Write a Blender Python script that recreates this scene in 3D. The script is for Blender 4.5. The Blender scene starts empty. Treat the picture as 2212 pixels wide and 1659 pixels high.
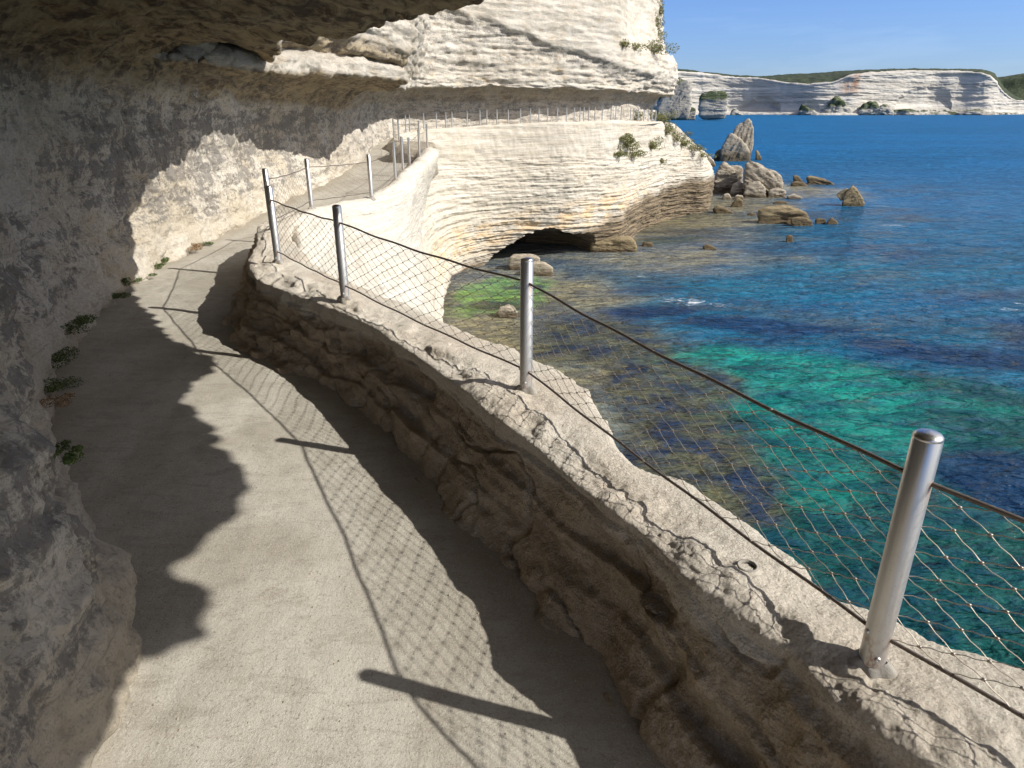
import bpy, bmesh, math, random
import numpy as np
from mathutils import Vector, Matrix
from mathutils.bvhtree import BVHTree

random.seed(7); rng = np.random.default_rng(7)
SC = bpy.context.scene
COL = SC.collection
R = math.radians
EYE = 2.1            # camera height above the path
SEA = -6.2           # water level
PITCH = R(22.0); CP, SP = math.cos(PITCH), math.sin(PITCH); FPX = 685.0
SUN = np.array((1.62, -0.532, 1.316)); SUN = SUN / np.linalg.norm(SUN)

# ------------------------------------------------------------------ helpers
def ray(u, v):
    """bearing of a point of the picture (2212 px wide): X/Y and Z/Y"""
    u = u * 1024 / 2212.; v = v * 1024 / 2212.
    x = (u - 512) / FPX; y = (384 - v) / FPX
    Y = CP + y * SP
    return x / Y, (y * CP - SP) / Y
def at_y(u, v, Y):
    a, b = ray(u, v); return np.array((a * Y, Y, EYE + b * Y))
def at_z(u, v, z):
    a, b = ray(u, v); Y = (z - EYE) / b; return np.array((a * Y, Y, z))

_perm = rng.permutation(256); _perm = np.concatenate([_perm, _perm, _perm])
_g = rng.normal(size=(256, 3)); _g /= np.linalg.norm(_g, axis=1)[:, None]
def perlin(p):
    p = np.asarray(p, dtype=np.float64)
    i = np.floor(p).astype(np.int64); f = p - i; i &= 255
    w = f * f * f * (f * (f * 6 - 15) + 10)
    out = None
    X0, X1 = i[:, 0], (i[:, 0] + 1) & 255
    res = {}
    for a, X in ((0, X0), (1, X1)):
        for b in (0, 1):
            XY = _perm[_perm[X] + ((i[:, 1] + b) & 255)]
            for c in (0, 1):
                h = _perm[XY + ((i[:, 2] + c) & 255)]
                g = _g[h]
                res[a, b, c] = g[:, 0] * (f[:, 0] - a) + g[:, 1] * (f[:, 1] - b) + g[:, 2] * (f[:, 2] - c)
    def lerp(a, b, t): return a + (b - a) * t
    x00 = lerp(res[0, 0, 0], res[1, 0, 0], w[:, 0]); x10 = lerp(res[0, 1, 0], res[1, 1, 0], w[:, 0])
    x01 = lerp(res[0, 0, 1], res[1, 0, 1], w[:, 0]); x11 = lerp(res[0, 1, 1], res[1, 1, 1], w[:, 0])
    return lerp(lerp(x00, x10, w[:, 1]), lerp(x01, x11, w[:, 1]), w[:, 2]) * 1.5
def fbm(p, s=1.0, octv=4, gain=0.5, off=0.0):
    p = np.asarray(p) * np.asarray(s) + off
    a = 1.0; t = 0.0; r = np.zeros(len(p))
    for k in range(octv):
        r += a * perlin(p + 17.3 * k); t += a; a *= gain; p = p * 2.03
    return r / t * 1.3
def sharp(n, e=0.6): return np.sign(n) * np.abs(n) ** e
def sstep(a, b, x):
    t = np.clip((x - a) / (b - a), 0, 1); return t * t * (3 - 2 * t)

def cr(P, counts):
    """Catmull-Rom along axis 0"""
    P = np.asarray(P, dtype=float); n = len(P); out = []
    Q = np.concatenate([2 * P[:1] - P[1:2], P, 2 * P[-1:] - P[-2:-1]])
    for i in range(n - 1):
        t = np.linspace(0, 1, counts[i], endpoint=False).reshape((-1,) + (1,) * (P.ndim - 1))
        p0, p1, p2, p3 = Q[i], Q[i + 1], Q[i + 2], Q[i + 3]
        m1 = (p2 - p0) * .42; m2 = (p3 - p1) * .42
        t2 = t * t; t3 = t2 * t
        out.append((2 * t3 - 3 * t2 + 1) * p1 + (t3 - 2 * t2 + t) * m1 + (-2 * t3 + 3 * t2) * p2 + (t3 - t2) * m2)
    out.append(P[-1:]); return np.concatenate(out)

def mesh_from(name, V, F, mats, smooth=True, attrs=None):
    """V (n,3), F (m,k) all polygons of k corners"""
    me = bpy.data.meshes.new(name); V = np.asarray(V, dtype=np.float32); F = np.asarray(F, dtype=np.int32)
    me.vertices.add(len(V)); me.vertices.foreach_set('co', V.ravel())
    me.loops.add(F.size); me.loops.foreach_set('vertex_index', F.ravel())
    me.polygons.add(len(F)); me.polygons.foreach_set('loop_start', np.arange(0, F.size, F.shape[1], dtype=np.int32))
    me.polygons.foreach_set('loop_total', np.full(len(F), F.shape[1], dtype=np.int32))
    me.polygons.foreach_set('use_smooth', np.full(len(F), smooth, dtype=bool))
    me.update(calc_edges=True); me.validate()
    for k, a in (attrs or {}).items():
        a = np.asarray(a, dtype=np.float32)
        if a.ndim == 1:
            at = me.attributes.new(k, 'FLOAT', 'POINT'); at.data.foreach_set('value', a)
        else:
            at = me.attributes.new(k, 'FLOAT_COLOR', 'POINT')
            at.data.foreach_set('color', np.concatenate([a, np.ones((len(a), 1), np.float32)], 1).ravel())
    for m in (mats if isinstance(mats, (list, tuple)) else [mats]): me.materials.append(m)
    return me
def link(name, me, parent=None):
    o = bpy.data.objects.new(name, me); COL.objects.link(o)
    if parent: o.parent = parent
    return o
def empty(name, loc, label, cat, group=None):
    o = bpy.data.objects.new(name, None); COL.objects.link(o); o.location = loc; o.empty_display_size = .1
    return tag(o, label, cat, group)
def tag(o, label, cat, group=None, kind=None):
    o['label'] = label; o['category'] = cat
    if group: o['group'] = group
    if kind: o['kind'] = kind
    return o
def grid_faces(nu, nv, closed=False):
    i, j = np.meshgrid(np.arange(nu - 1), np.arange(nv if closed else nv - 1), indexing='ij')
    j2 = (j + 1) % nv
    return np.stack([i * nv + j, i * nv + j2, (i + 1) * nv + j2, (i + 1) * nv + j], -1).reshape(-1, 4)

SOLIDS = []          # (V,F) of the ground, for seating things on it
def loft(ctrl, cu, cv, disp, flip=False, after=None):
    """ctrl [stations][profile points] -> displaced grid"""
    G = cr(np.array(ctrl, dtype=float), cu)
    G = np.swapaxes(cr(np.swapaxes(G, 0, 1), cv), 0, 1)
    nu, nv = G.shape[:2]
    N = np.cross(np.gradient(G, axis=0), np.gradient(G, axis=1))
    N /= np.linalg.norm(N, axis=2)[..., None] + 1e-9
    if flip: N = -N
    V = G.reshape(-1, 3); N = N.reshape(-1, 3)
    U = np.repeat(np.linspace(0, 1, nu), nv); T = np.tile(np.linspace(0, 1, nv), nu)
    d = disp(V, N, U, T)
    V2 = V + N * d[:, None] if d.ndim == 1 else V + d
    F = grid_faces(nu, nv)
    if not flip: F = F[:, ::-1]
    return V2, F, V, N, U, T

# ------------------------------------------------------------------ node helpers
class NT:
    def __init__(s, name):
        s.m = bpy.data.materials.new(name); s.m.use_nodes = True; s.t = s.m.node_tree
        s.t.nodes.clear(); s.out = s.n('ShaderNodeOutputMaterial'); s.b = s.n('ShaderNodeBsdfPrincipled')
        s.l(s.b.outputs[0], s.out.inputs[0]); s.pos = s.n('ShaderNodeNewGeometry').outputs['Position']
    def n(s, typ, **kw):
        x = s.t.nodes.new(typ)
        for k, v in kw.items(): setattr(x, k, v)
        return x
    def l(s, a, b): s.t.links.new(a, b)
    def put(s, inp, v):
        if hasattr(v, 'is_output') or isinstance(v, bpy.types.NodeSocket): s.l(v, inp)
        else: inp.default_value = v
    def scale(s, v, sc, loc=(0, 0, 0), rot=(0, 0, 0)):
        x = s.n('ShaderNodeMapping'); s.l(v, x.inputs[0]); x.inputs['Scale'].default_value = sc
        x.inputs['Location'].default_value = loc; x.inputs['Rotation'].default_value = rot; return x.outputs[0]
    def noise(s, v, sc, det=4, rough=.55, dist=0., lac=2.):
        x = s.n('ShaderNodeTexNoise'); s.l(v, x.inputs['Vector']); x.inputs['Scale'].default_value = sc
        x.inputs['Detail'].default_value = det; x.inputs['Roughness'].default_value = rough
        x.inputs['Distortion'].default_value = dist; x.inputs['Lacunarity'].default_value = lac; return x.outputs[0]
    def vor(s, v, sc, feat='F1'):
        x = s.n('ShaderNodeTexVoronoi', feature=feat); s.l(v, x.inputs['Vector']); x.inputs['Scale'].default_value = sc
        return x.outputs['Distance']
    def ramp(s, v, a, b, A=0., B=1.):
        x = s.n('ShaderNodeMapRange', interpolation_type='SMOOTHSTEP'); s.put(x.inputs[0], v)
        x.inputs[1].default_value = a; x.inputs[2].default_value = b; x.inputs[3].default_value = A; x.inputs[4].default_value = B
        return x.outputs[0]
    def math(s, op, a, b=0., c=0.):
        x = s.n('ShaderNodeMath', operation=op); s.put(x.inputs[0], a); s.put(x.inputs[1], b); s.put(x.inputs[2], c); return x.outputs[0]
    def mix(s, f, a, b, mode='MIX'):
        x = s.n('ShaderNodeMix', data_type='RGBA', blend_type=mode); s.put(x.inputs[0], f)
        for i, c in ((6, a), (7, b)):
            if isinstance(c, tuple): c = c + (1,) if len(c) == 3 else c
            s.put(x.inputs[i], c)
        return x.outputs[2]
    def attr(s, name, vec=False):
        x = s.n('ShaderNodeAttribute', attribute_name=name); return x.outputs['Color' if vec else 'Fac']
    def z(s, v=None):
        x = s.n('ShaderNodeSeparateXYZ'); s.l(v or s.pos, x.inputs[0]); return x.outputs[2]
    def bump(s, h, dist, strength=1., prev=None):
        x = s.n('ShaderNodeBump'); s.put(x.inputs['Height'], h); x.inputs['Distance'].default_value = dist
        x.inputs['Strength'].default_value = strength
        if prev is not None: s.l(prev, x.inputs['Normal'])
        return x.outputs[0]
    def done(s, col, rough=.9, normal=None, metal=0., spec=.3):
        s.put(s.b.inputs['Base Color'], col if not isinstance(col, tuple) else col + (1,))
        s.put(s.b.inputs['Roughness'], rough); s.put(s.b.inputs['Metallic'], metal)
        s.b.inputs['Specular IOR Level'].default_value = spec
        if normal is not None: s.l(normal, s.b.inputs['Normal'])
        return s.m

# ------------------------------------------------------------------ materials
def rock_wall_mat():
    """cliff wall and overhang face: cream limestone with grey lichen patches (attribute 'lichen') """
    n = NT('limestone_wall'); p = n.pos
    big = n.noise(p, .7, 5, .6); mid = n.noise(n.scale(p, (1, 1, 1.6)), 3.2, 6, .65, .4); fine = n.noise(p, 22, 5, .7)
    col = n.mix(n.ramp(big, .35, .65), (.52, .465, .385), (.64, .59, .515))
    col = n.mix(n.ramp(n.noise(n.scale(p, (1, 1, 3)), 1.7, 4, .6), .55, .72), col, (.52, .40, .25))
    col = n.mix(n.ramp(mid, .45, .62, 0, .45), col, (.78, .72, .62))
    col = n.mix(n.math('MULTIPLY', n.attr('near'), .75), col, n.mix(n.ramp(big, .40, .6), (.72, .625, .475), (.84, .77, .65)))
    li = n.attr('lichen')
    bedd = n.noise(n.scale(p, (.9, .9, 4.2)), 1.3, 8, .7, .2); strk = n.noise(n.scale(p, (1.6, 1.6, .55)), 2.2, 7, .72, .2); crum = n.noise(p, 13, 7, .78)
    blot = n.math('ADD', n.math('ADD', n.math('MULTIPLY', bedd, .42), n.math('MULTIPLY', strk, .24)), n.math('MULTIPLY', crum, .34))
    m1 = n.ramp(n.math('ADD', blot, n.math('MULTIPLY', li, .075)), .535, .585)
    m1 = n.math('MULTIPLY', m1, n.ramp(li, 0.02, .35))
    col = n.mix(n.math('MULTIPLY', m1, .82), col, n.mix(fine, (.15, .14, .13), (.31, .29, .265)))
    sp = n.ramp(n.noise(n.scale(p, (1, 1, .6)), 24, 4, .8), .54, .60)
    col = n.mix(n.math('MULTIPLY', n.math('MULTIPLY', sp, li), .6), col, (.07, .068, .06))
    col = n.mix(n.ramp(fine, .3, .7, 0, .22), col, (.30, .26, .21))
    ln = n.noise(n.scale(p, (.8, .8, 15)), 1., 6, .75, .25)
    col = n.mix(n.ramp(ln, .56, .66, 0, .5), col, (.24, .20, .15))
    col = n.mix(n.ramp(n.noise(p, 48, 4, .8), .52, .60, 0, .4), col, (.25, .21, .165))
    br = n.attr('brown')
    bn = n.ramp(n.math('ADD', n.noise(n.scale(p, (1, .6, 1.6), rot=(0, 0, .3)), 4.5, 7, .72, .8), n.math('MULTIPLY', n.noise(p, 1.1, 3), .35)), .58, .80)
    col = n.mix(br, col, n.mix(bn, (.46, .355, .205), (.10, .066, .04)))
    b = n.bump(n.noise(n.scale(p, (1, 1, 2.2)), 7, 8, .68), .10, .8)
    b = n.bump(n.noise(p, 26, 8, .82), .035, .9, b)
    return n.done(col, .92, b)

def parapet_mat():
    n = NT('rough_limestone'); p = n.pos
    big = n.noise(p, 1.6, 5, .6); fine = n.noise(p, 45, 6, .75); grit = n.vor(p, 95)
    col = n.mix(n.ramp(big, .35, .65), (.74, .645, .52), (.82, .75, .63))
    col = n.mix(n.ramp(n.noise(p, 7, 6, .7), .52, .68, 0, .25), col, (.56, .47, .36))
    under = n.math('MULTIPLY', n.attr('skin_shade'), n.ramp(n.noise(p, 2.6, 5, .65), .25, .5, .55, 1.))   # dirty-ochre inner face, with part of its shade painted into the colour
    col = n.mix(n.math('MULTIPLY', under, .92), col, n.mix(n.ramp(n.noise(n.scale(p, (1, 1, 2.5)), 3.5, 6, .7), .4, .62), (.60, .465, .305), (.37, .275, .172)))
    col = n.mix(n.ramp(n.noise(p, 14, 7, .82), .55, .63, 0, .28), col, (.27, .23, .185))
    col = n.mix(n.ramp(n.vor(p, 60), .0, .2, .35, 0.), col, (.26, .20, .145))
    col = n.mix(n.ramp(n.noise(p, 3.4, 5, .7), .55, .66, 0, .25), col, (.50, .45, .38))
    col = n.mix(n.ramp(fine, .47, .58, 0, .2), col, (.40, .33, .26))
    col = n.mix(n.ramp(n.noise(p, 150, 2, .6), .55, .61, 0, .5), col, (.72, .66, .56))
    col = n.mix(n.ramp(n.noise(p, 95, 2, .6), .57, .62, 0, .28), col, (.24, .19, .14))
    b = n.bump(n.noise(p, 12, 7, .68), .014, .6); b = n.bump(n.noise(p, 26, 8, .82), .034, .9, b)
    b = n.bump(n.math('ADD', n.noise(p, 60, 6, .8), n.math('MULTIPLY', grit, .6)), .010, .9, b)
    return n.done(col, .94, b)

def lower_cliff_mat():
    """stratified pale cliff with a brown tide belt ('tide') and ochre seep ('ochre')"""
    n = NT('stratified_limestone'); p = n.pos
    lay = n.noise(n.scale(p, (.2, .2, 5.5)), 1., 6, .62, .2); lay2 = n.noise(n.scale(p, (.55, .55, 13)), 1., 5, .7, .2)
    col = n.mix(n.ramp(lay, .3, .7), (.455, .405, .33), (.585, .535, .46))
    col = n.mix(n.ramp(n.noise(p, .5, 4), .5, .7, 0, .5), col, (.52, .45, .34))
    col = n.mix(n.ramp(n.noise(n.scale(p, (1.6, 1.6, .22)), 1.3, 5, .6), .55, .68, 0, .4), col, (.62, .58, .515))
    col = n.mix(n.ramp(lay2, .56, .66, 0, .5), col, (.27, .225, .165))
    col = n.mix(n.ramp(n.noise(n.scale(p, (1, 1, 2.2)), 2.2, 6, .7), .62, .72, 0, .45), col, (.33, .31, .27))
    lay3 = n.noise(n.scale(p, (.9, .9, 24)), 1., 5, .75, .2)
    col = n.mix(n.ramp(lay3, .54, .64, 0, .5), col, (.33, .275, .20))
    oc = n.math('MULTIPLY', n.attr('ochre'), n.ramp(n.noise(n.scale(p, (.6, .6, 2)), 1.4, 5, .6), .42, .6))
    col = n.mix(oc, col, (.66, .43, .19))
    col = n.mix(n.math('MULTIPLY', n.attr('pale'), .3), col, (.82, .77, .68))
    jt = n.noise(n.scale(p, (.9, .9, .06)), 1.1, 5, .7, .3)
    col = n.mix(n.ramp(jt, .55, .62, 0, .3), col, (.36, .32, .265))
    td = n.attr('tide')
    col = n.mix(td, col, n.mix(n.ramp(lay2, .4, .62), (.225, .17, .105), (.07, .055, .04)))
    col = n.mix(n.ramp(n.noise(n.scale(p, (2, 2, 5)), 3, 5, .75), .56, .64, 0, .45), col, (.30, .26, .20))
    b = n.bump(n.noise(n.scale(p, (.4, .4, 8)), 1.7, 8, .7, .2), .13, .6)
    b = n.bump(n.noise(n.scale(p, (1, 1, 2.5)), 9, 6, .75), .05, .6, b)
    return n.done(col, .93, b)

def path_mat():
    n = NT('worn_concrete'); p = n.pos
    col = n.mix(n.ramp(n.noise(n.scale(p, (1, .6, 1), rot=(0, 0, .5)), 1.3, 6, .62, .6), .35, .66), (.335, .305, .25), (.445, .415, .355))
    col = n.mix(n.ramp(n.noise(n.scale(p, (.5, 2.2, 1), rot=(0, 0, .35)), 2.4, 7, .7, 1.2), .52, .7, 0, .5), col, (.42, .385, .32))
    col = n.mix(n.ramp(n.noise(p, 5, 6, .7, .5), .56, .7, 0, .4), col, (.25, .21, .155))
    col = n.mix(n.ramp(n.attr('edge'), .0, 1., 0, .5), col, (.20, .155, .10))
    col = n.mix(n.ramp(n.noise(n.scale(p, (1, 3.2, 1), rot=(0, 0, .9)), 3.5, 8, .78, .8), .50, .60, 0, .4), col, (.245, .215, .17))
    col = n.mix(n.ramp(n.noise(p, 30, 6, .8), .50, .62, 0, .2), col, (.25, .215, .165))
    col = n.mix(n.ramp(n.noise(p, 64, 2, .7), .61, .66, 0, .5), col, (.17, .14, .105))
    col = n.mix(n.ramp(n.noise(p, 150, 2, .6),   .57, .63, 0, .32), col, (.62, .57, .48))
    col = n.mix(n.ramp(n.noise(n.scale(p, (1, 1, 1), (3, 7, 1)), 110, 2, .6), .58, .64, 0, .22), col, (.16, .13, .10))
    b = n.bump(n.noise(n.scale(p, (1, .5, 1)), 6, 6, .65), .02, .5)
    b = n.bump(n.noise(p, 90, 4, .8), .006, .8, b)
    return n.done(col, .95, b)

def rock_mat(name, a, b_, dark, layer=(1, 1, 4), scale=1.0, veg=0.):
    n = NT(name); p = n.n('ShaderNodeTexCoord').outputs['Object']
    lay = n.noise(n.scale(p, layer), 1.2 * scale, 7, .68, .3)
    col = n.mix(n.ramp(lay, .35, .65), a, b_)
    col = n.mix(n.ramp(n.noise(n.scale(p, layer), 3.1 * scale, 6, .75), .56, .68, 0, .8), col, dark)
    col = n.mix(n.attr('wet'), col, (.10, .072, .04))
    if veg:
        nz = n.z(n.n('ShaderNodeNewGeometry').outputs['Normal'])
        v = n.math('MULTIPLY', n.attr('veg'), n.ramp(n.noise(p, 1.2 * scale, 6, .7), .34, .48))
        col = n.mix(v, col, n.mix(n.noise(p, 3 * scale, 4, .7), (.035, .05, .02), (.11, .13, .06)))
    bm = n.bump(n.noise(n.scale(p, layer), 2.2 * scale, 8, .72), .25 / scale, .7)
    return n.done(col, .95, bm)

def steel_mat():
    n = NT('brushed_steel'); p = n.n('ShaderNodeTexCoord').outputs['Object']
    st = n.noise(n.scale(p, (60, 60, 1.2)), 3, 4, .6)
    col = n.mix(st, (.50, .49, .47), (.66, .65, .63))
    rz = n.ramp(n.z(p), .20, .0)
    sx = n.n('ShaderNodeSeparateXYZ'); n.l(p, sx.inputs[0]); ay = n.math('ABSOLUTE', sx.outputs[1])
    run = n.math('MULTIPLY', n.ramp(ay, .015, .004), n.math('MAXIMUM', n.math('MULTIPLY', n.ramp(sx.outputs[2], .52, .62), n.ramp(sx.outputs[2], .64, .625)), n.math('MULTIPLY', n.ramp(sx.outputs[2], .02, .11), n.ramp(sx.outputs[2], .13, .12))))
    rust = n.math('MULTIPLY', n.ramp(n.noise(n.scale(p, (1, 1, .5)), 38, 5, .7), .50, .66), n.math('ADD', n.math('MULTIPLY', rz, .75), .04)); rust = n.math('MINIMUM', n.math('ADD', rust, n.math('MULTIPLY', run, n.ramp(n.noise(n.scale(p, (1, 1, .25)), 60, 4, .7), .35, .6, .1, .9))), .95)
    col = n.mix(rust, col, (.28, .13, .06))
    sp = n.ramp(n.noise(p, 140, 3, .6), .60, .70, 0, .5)
    col = n.mix(n.math('MULTIPLY', sp, n.ramp(n.z(p), .62, .35)), col, (.40, .37, .33))
    rg = n.math('ADD', n.ramp(n.z(p), .75, .45, .24, .42), n.math('MULTIPLY', st, .12))
    return n.done(col, rg, n.bump(st, .0006, .4), n.math('SUBTRACT', 1., n.math('MULTIPLY', rust, .8)), .5)

def simple(name, col, rough=.6, metal=0., bumps=None, var=None, vscale=30):
    n = NT(name); p = n.n('ShaderNodeTexCoord').outputs['Object']
    c = n.mix(n.noise(p, vscale, 5, .7), col, var or tuple(x * .6 for x in col))
    b = n.bump(n.noise(p, bumps[0], 5, .7), bumps[1], .8) if bumps else None
    return n.done(c, rough, b, metal)

def leaf_mat(name, a, b_):
    n = NT(name)
    c = n.mix(n.attr('tone'), a, b_)
    n.b.inputs['Subsurface Weight'].default_value = 0
    return n.done(c, .6, None, 0, .25)

def sea_mat():
    n = NT('sea_water'); p = n.pos
    c = n.attr('tint', True)
    # ripples drag the seabed pattern into short streaks
    rot = R(-22)
    w1 = n.noise(n.scale(p, (.5, 1.25, 1), rot=(0, 0, rot)), 1.7, 3, .55, .3)
    w2 = n.noise(n.scale(p, (.5, 1.2, 1), rot=(0, 0, rot - .3)), 5.0, 4, .65, .3)
    w0 = n.noise(n.scale(p, (.35, 1., 1), rot=(0, 0, rot + .1)), .33, 3, .6, .3)
    bed = n.noise(n.scale(p, (.6, 1.2, 1), rot=(0, 0, rot)), 2.6, 6, .75, 1.5)
    sh = n.attr('bed')
    c = n.mix(n.math('MULTIPLY', n.ramp(bed, .44, .62, 0, .8), sh), c, n.mix(.62, c, (.02, .03, .02)))
    c = n.mix(n.math('MULTIPLY', n.ramp(n.noise(p, 1.1, 6, .75, .8), .56, .70, 0, .55), sh), c, (.17, .125, .06))
    hgt = n.math('ADD', n.math('MULTIPLY', w1, .62), n.math('MULTIPLY', w2, .38))
    c = n.mix(n.ramp(hgt, .45, .57, 0., .75), c, n.mix(.62, c, (.0, .014, .05)))  # ripple light and dark painted into the water colour
    sw = n.noise(n.scale(p, (.5, 1.6, 1), rot=(0, 0, .12)), .14, 5, .7, .6); sw2 = n.noise(n.scale(p, (.35, 1.4, 1), rot=(0, 0, .05)), .035, 4, .65, .5)
    c = n.mix(n.ramp(sw, .42, .64, 0, .38), c, n.mix(.55, c, (.0, .012, .06))); c = n.mix(n.ramp(sw2, .45, .65, 0, .3), c, n.mix(.5, c, (.01, .20, .52)))  # broader wave tones put into the colour the same way
    fm = n.attr('foam')
    f = n.ramp(n.math('ADD', n.math('MULTIPLY', n.noise(n.scale(p, (.6, 1.4, 1), rot=(0, 0, rot)), 3.2, 7, .8, 1.), .75), n.math('MULTIPLY', fm, .38)), .74, .88)
    f = n.math('MULTIPLY', f, n.ramp(fm, .05, .3))
    c = n.mix(f, c, (.78, .80, .82))
    b = n.bump(w0, 1.6, .6)
    b = n.bump(w1, .75, .9, b)
    b = n.bump(w2, .16, .85, b)
    n.b.inputs['IOR'].default_value = 1.33
    return n.done(c, n.attr('rough'), b, 0, .12)

def far_cliff_mat():
    n = NT('distant_limestone'); p = n.pos
    lay = n.noise(n.scale(p, (.004, .004, .22)), 1, 7, .68, .4)
    col = n.mix(n.ramp(lay, .32, .66), (.36, .33, .285), (.57, .53, .465))
    col = n.mix(n.ramp(n.noise(n.scale(p, (.03, .03, .9)), 1, 5, .75), .54, .66, 0, .6), col, (.22, .20, .17))
    col = n.mix(n.ramp(n.noise(n.scale(p, (.05, .05, .012)), 1, 5, .6), .52, .68, 0, .4), col, (.62, .58, .53))
    col = n.mix(n.math('MULTIPLY', n.attr('rust'), n.ramp(n.noise(n.scale(p, (.1, .1, .03)), 1, 5, .7), .38, .6)), col, (.33, .17, .09))
    v = n.attr('veg')
    col = n.mix(n.ramp(n.math('ADD', v, n.math('MULTIPLY', n.math('SUBTRACT', n.noise(p, .08, 6, .75), .5), 1.1)), .42, .58), col,
                n.mix(n.ramp(n.noise(p, .16, 5, .7), .35, .65), (.016, .026, .013), (.052, .064, .03)))
    b = n.bump(n.noise(n.scale(p, (.08, .08, .5)), 1, 7, .7), 4, .45)
    return n.done(col, .95, b)

M = {}
M['wall'] = rock_wall_mat(); M['parapet'] = parapet_mat(); M['lower'] = lower_cliff_mat(); M['path'] = path_mat()
M['boulder'] = rock_mat('pale_boulder', (.24, .20, .145), (.41, .36, .285), (.13, .10, .068))
M['reef'] = rock_mat('brown_reef_rock', (.19, .145, .08), (.27, .215, .128), (.10, .075, .045), (1, 1, 3))
M['stack'] = rock_mat('sea_stack_stone', (.27, .25, .22), (.45, .42, .36), (.12, .115, .105), (1, 1, 5), .12, 1.)
M['steel'] = steel_mat()
M['cable'] = simple('dark_wire_rope', (.24, .20, .17), .5, .6, None, (.10, .08, .065), 60)
M['wire'] = simple('net_wire', (.52, .47, .40), .4, .8, None, (.27, .22, .17), 14)
M['mortar'] = simple('grey_mortar', (.33, .32, .29), .9, 0, (60, .006), (.24, .21, .17), 25)
M['hole'] = simple('dark_socket', (.10, .095, .09), .9)
M['leaf'] = leaf_mat('scrub_leaf', (.10, .115, .04), (.29, .275, .115))
M['leaf_grn'] = leaf_mat('weed_leaf', (.035, .055, .016), (.12, .165, .045))
M['twig'] = simple('dry_twig', (.20, .14, .08), .9)
M['dry'] = leaf_mat('dry_leaf', (.16, .09, .05), (.38, .27, .15))
M['sea'] = sea_mat(); M['far'] = far_cliff_mat()

# ------------------------------------------------------------------ cliff wall beside the path (with the second ledge)
WS = [  # foot x, y, z ; overhang ; lip height
 (-1.0, -4, 0, 0, 3.3), (-1.35, 0, 0, 0, 3.2), (-1.52, 1.95, 0, 0, 3.1), (-2.2, 2.85, 0, 0, 3.0), (-2.85, 3.74, 0, 0, 2.9), (-3.74, 5.0, 0, 0, 2.9),
 (-4.45, 6.8, 0, 0, 2.9), (-4.83, 8.5, 0, 0, 2.8), (-5.0, 10, 0, .35, 2.72), (-5.12, 11.5, 0, .75, 2.68), (-5.1, 13, 0, 1.0, 2.66),
 (-5.15, 15, .05, 1.35, 2.72), (-5.2, 17, .1, 1.85, 2.72), (-5.1, 19.5, .15, 2.3, 2.72), (-5.1, 21.3, .2, 1.75, 2.62), (-5.25, 24, .3, 1.4, 2.62),
 (-5.5, 28, .45, 1.5, 2.78), (-5.9, 32, .6, 1.5, 2.88), (-5.7, 36, .75, 1.6, 2.95), (-3.9, 39, .8, 1.6, 3.0), (-1, 41, .85, 1.55, 3.0),
 (2, 43, .9, 1.4, 3.05), (5, 45.5, .95, 1.15, 3.05), (7.6, 48.5, 1.0, .75, 3.0), (9.9, 53, 1.05, 1.0, 2.95), (11.0, 57, 1.1, 1.1, 2.95),
 (10.7, 63, 1.1, 1.0, 2.9), (8, 72, 1.1, .8, 2.9)]
foot = np.array([s[:3] for s in WS])
tan = np.gradient(foot[:, :2], axis=0); tan /= np.linalg.norm(tan, axis=1)[:, None]
WN = np.stack([tan[:, 1], -tan[:, 0]], 1)
UP = [  # above the lip: (height, offset from lip) , chosen per stretch
 [(.35, .06), (.9, .02), (1.5, -.02), (2.4, .1), (3.6, 0.), (5.5, -.5), (8, -1), (14, -2)],
 [(.25, .05), (.42, -.22), (.55, .02), (1.0, .22), (1.5, .05), (2.2, -.6), (6, -2), (14, -4)],       # second ledge, Y 12..21
 [(.35, .03), (.8, .25), (1.5, .55), (2.4, .75), (3.4, .55), (4.6, .1), (7, -.3), (14, -1.5)],        # bulge, Y 24..32
 [(.35, .10), (.8, .14), (1.5, .15), (2.4, .22), (3.6, .25), (5.4, .2), (8, .0), (14, -.8)],          # far face
 [(.35, .15), (.8, .3), (1.5, .3), (2.3, .1), (3.1, -.75), (5.4, -1.2), (8, -1.3), (14, -1.9)]]       # the corner: top steps back
ctrlW = []
for i, s in enumerate(WS):
    x, y, z, ov, zl = s; n = WN[i]
    up = UP[0] if y < 11 else UP[1] if y < 20.5 else UP[2] if y < 33 else UP[3] if y < 47 else UP[4]
    pr = [(-.1, z - .5), (.0, z), (-.10, z + .55), (-.16 - .08 * (ov > 1), z + 1.2), (-.12, zl - .55), (.15 + .12 * ov, zl - .12), (.15 + ov * .55, zl + .03), (ov * 1. + .0, zl - .02)]
    if ov < .1: pr = [(-.1, z - .5), (.06, z), (-.03, z + .55), (-.12, z + 1.2), (-.18, z + 1.8), (-.22, z + 2.3), (-.25, z + 2.7), (-.3, z + 3.0)]
    pr += [(ov + o, zl + h) for h, o in up]
    ctrlW.append([(x + n[0] * o, y + n[1] * o, h) for o, h in pr])
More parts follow.
